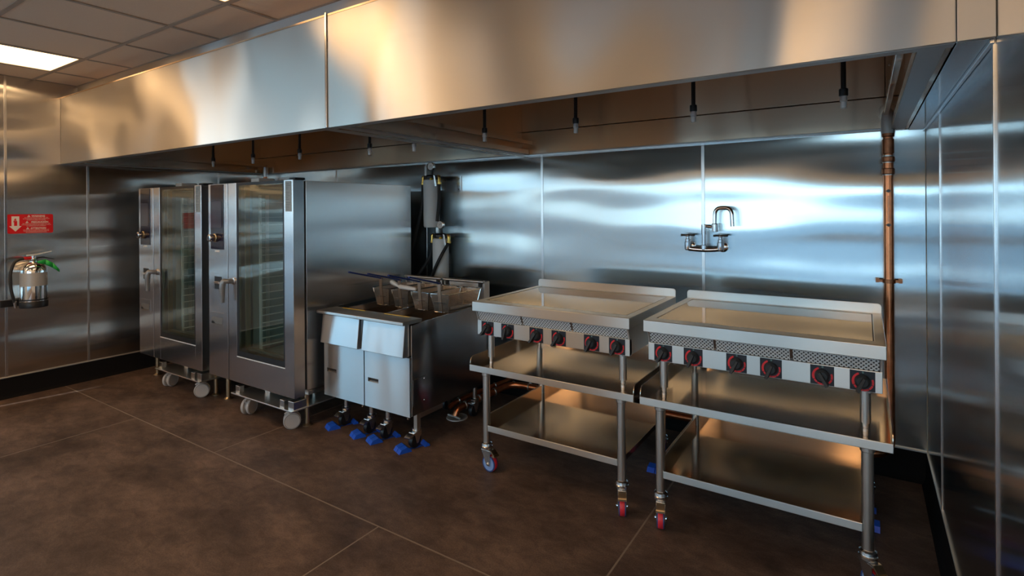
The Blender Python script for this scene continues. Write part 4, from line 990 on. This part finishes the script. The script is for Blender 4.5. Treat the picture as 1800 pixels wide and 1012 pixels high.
# ================================================================== EXTINGUISHER AND SIGN
ex, ey = XL + 0.11, 1.602
t = thing('fire_extinguisher', 'silver fire extinguisher with green tag hung on the left wall', 'extinguisher', (ex, ey, 0.745))
MB().lathe([(0.075, 0), (0.088, 0.004), (0.089, 0.06), (0.089, 0.29), (0.086, 0.315), (0.072, 0.342), (0.045, 0.36), (0.026, 0.366), (0.024, 0.385)], (ex, ey, 0.755), n=36).build('cylinder', 'chrome', t)
MB().lathe([(0.0895, 0), (0.0895, 0.11)], (ex, ey, 0.925), n=36).build('label_band', 'paper_grey', t)
MB().lathe([(0.093, 0), (0.094, 0.004), (0.094, 0.048), (0.0915, 0.052)], (ex, ey, 0.745), n=36).build('boot', 'black', t)
MB().lathe([(0.092, 0), (0.092, 0.010)], (ex, ey, 0.806), n=36).build('strap', 'black', t)
MB().box(XL, ey - 0.19, 0.755, XL + 0.02, ey + 0.02, 0.812).box(XL, ey - 0.05, 0.75, XL + 0.03, ey + 0.05, 1.0).build('bracket', 'black', t, bevel=0.003)
MB().lathe([(0.024, 0), (0.026, 0.004), (0.026, 0.02), (0.02, 0.024), (0.02, 0.045)], (ex, ey, 1.128), n=18).build('valve_body', 'zinc', t)
MB().cyl((ex, ey - 0.065, 1.155), (ex, ey - 0.01, 1.155), 0.014, n=12).build('valve_port', 'sign_red', t)
m = MB(); m.prism([(ey - 0.045, 1.172), (ey + 0.02, 1.178), (ey + 0.12, 1.200), (ey + 0.12, 1.206), (ey + 0.02, 1.188), (ey - 0.045, 1.184)], 0, ex - 0.012, ex + 0.012); m.build('lever', 'tip_metal', t, bevel=0.001)
m = MB(); m.prism([(ey + 0.0, 1.155), (ey + 0.06, 1.162), (ey + 0.135, 1.138), (ey + 0.135, 1.133), (ey + 0.06, 1.154), (ey + 0.0, 1.146)], 0, ex - 0.010, ex + 0.010); m.build('carry_handle', 'black', t, bevel=0.001)
MB().tube(fillet([(ex, ey - 0.05, 1.155), (ex + 0.01, ey - 0.12, 1.145), (ex + 0.02, ey - 0.155, 1.05), (ex + 0.02, ey - 0.15, 0.90), (ex + 0.01, ey - 0.125, 0.80)], 0.06, 8), 0.0115, 12).build('hose', 'black_rubber', t)
MB().cyl((ex + 0.01, ey - 0.125, 0.81), (ex + 0.006, ey - 0.118, 0.752), 0.013, 0.010, n=12).build('nozzle', 'zinc', t)
m = MB(); P = [(ex + 0.095, ey + 0.0, 1.125), (ex + 0.10, ey + 0.05, 1.122), (ex + 0.10, ey + 0.10, 1.088), (ex + 0.095, ey + 0.145, 1.040)]
hw = [0.008, 0.022, 0.022, 0.012]
for k in range(3):
    a, b = P[k], P[k + 1]
    m.quad((a[0], a[1], a[2] - hw[k]), (b[0], b[1], b[2] - hw[k + 1]), (b[0], b[1] , b[2] + hw[k + 1]), (a[0], a[1], a[2] + hw[k]))
tg = m.build('inspection_tag', 'green_tag', t); sm = tg.modifiers.new('solid', 'SOLIDIFY'); sm.thickness = 0.0012
MB().tube([(ex + 0.02, ey, 1.14), (ex + 0.06, ey + 0.0, 1.14), (ex + 0.095, ey + 0.0, 1.125)], 0.0015, 6).build('tag_tie', 'green_tag', t)
MB().box(ex + 0.06, ey + 0.068, 0.985, ex + 0.066, ey + 0.07, 1.01).build('label_mark', 'sign_white', t)

# red sign
sy0, sy1, sz0, sz1 = 1.464, 1.766, 1.360, 1.522
t = thing('warning_sign', 'red warning sign with white lettering and arrow above the extinguisher', 'sign', (XL, (sy0 + sy1) / 2, sz0))
rc = 0.012
def rrect(a0, b0, a1, b1, r):
    o = []
    for cx_, cy_, st in ((a1 - r, b1 - r, 0), (a0 + r, b1 - r, PI / 2), (a0 + r, b0 + r, PI), (a1 - r, b0 + r, 1.5 * PI)):
        o += [(cx_ + r * math.cos(st + PI / 2 * i / 5), cy_ + r * math.sin(st + PI / 2 * i / 5)) for i in range(6)]
    return o
m = MB(); m.prism(rrect(sy0, sz0, sy1, sz1, rc), 0, XL, XL + 0.003); m.build('sign_plate', 'sign_red', t)
SXp = XL + 0.0036
def sign_text(mb, body, size, yc, z, bold=0.0):
    vs, fs = text_mesh(body, size, 'CENTER', bold)
    mb.add([(SXp, yc + v.x, z + v.y) for v in vs], fs)
def tri(mb, yc, z, h):
    mb.add([(SXp, yc - h * 0.58, z), (SXp, yc + h * 0.58, z), (SXp, yc, z + h)], [(0, 1, 2)])
m = MB(); m2 = MB(); yc = 1.652
for z, wd, lines, ty, tx in ((1.500, 'WARNING', ('IN CASE OF APPLIANCE FIRE, USE THIS', 'EXTINGUISHER AFTER FIXED SUPPRESSION', 'SYSTEM HAS BEEN ACTUATED.'), 1.602, 1.665),
                         (1.449, 'PRECAUCI\u00d3N', ('EN CASO DE INCENDIO DE APARATOS, USE', 'ESTE EXTINTOR DESPU\u00c9S DE HABER ACTUADO', 'EL SISTEMA FIJO DE SUPRESI\u00d3N.'), 1.590, 1.675),
                         (1.396, 'ATTENTION', ('EN CAS DE FEU D\u2019APPAREIL, UTILISER CET', 'EXTINCTEUR APR\u00c8S LA MISE EN MARCHE', 'DU SYST\u00c8ME FIXE D\u2019EXTINCTION.'), 1.594, 1.665)):
    sign_text(m, wd, 0.0185, tx, z, 0.0007); tri(m, ty, z - 0.001, 0.018)
    for k, ln in enumerate(lines): sign_text(m, ln, 0.0092, yc, z - 0.0105 - k * 0.0098)
    sign_text(m2, '!', 0.012, ty, z + 0.001, 0.0004)
m.build('lettering', 'sign_white', t, recalc=False)
m2.v = [(v[0] + 0.0004, v[1], v[2]) for v in m2.v]; m2.build('exclamation_mark', 'sign_red', t, recalc=False)
a = lambda y_, z_: (SXp, y_, z_)
m = MB(); m.add([a(1.490, 1.505), a(1.540, 1.505), a(1.540, 1.423), a(1.555, 1.423), a(1.515, 1.378), a(1.475, 1.423), a(1.490, 1.423)], [(0, 6, 2, 1), (3, 2, 6, 5), (3, 5, 4)])
m.build('arrow', 'sign_white', t, recalc=False)
b = lambda y_, z_: (SXp + 0.0004, y_, z_)
m = MB(); m.quad(b(1.506, 1.425), b(1.526, 1.425), b(1.526, 1.466), b(1.506, 1.466)).quad(b(1.509, 1.468), b(1.523, 1.468), b(1.519, 1.478), b(1.513, 1.478)).quad(b(1.512, 1.479), b(1.520, 1.479), b(1.520, 1.486), b(1.512, 1.486)).quad(b(1.500, 1.455), b(1.504, 1.455), b(1.513, 1.484), b(1.509, 1.484))
m.build('extinguisher_symbol', 'sign_red', t, recalc=False)
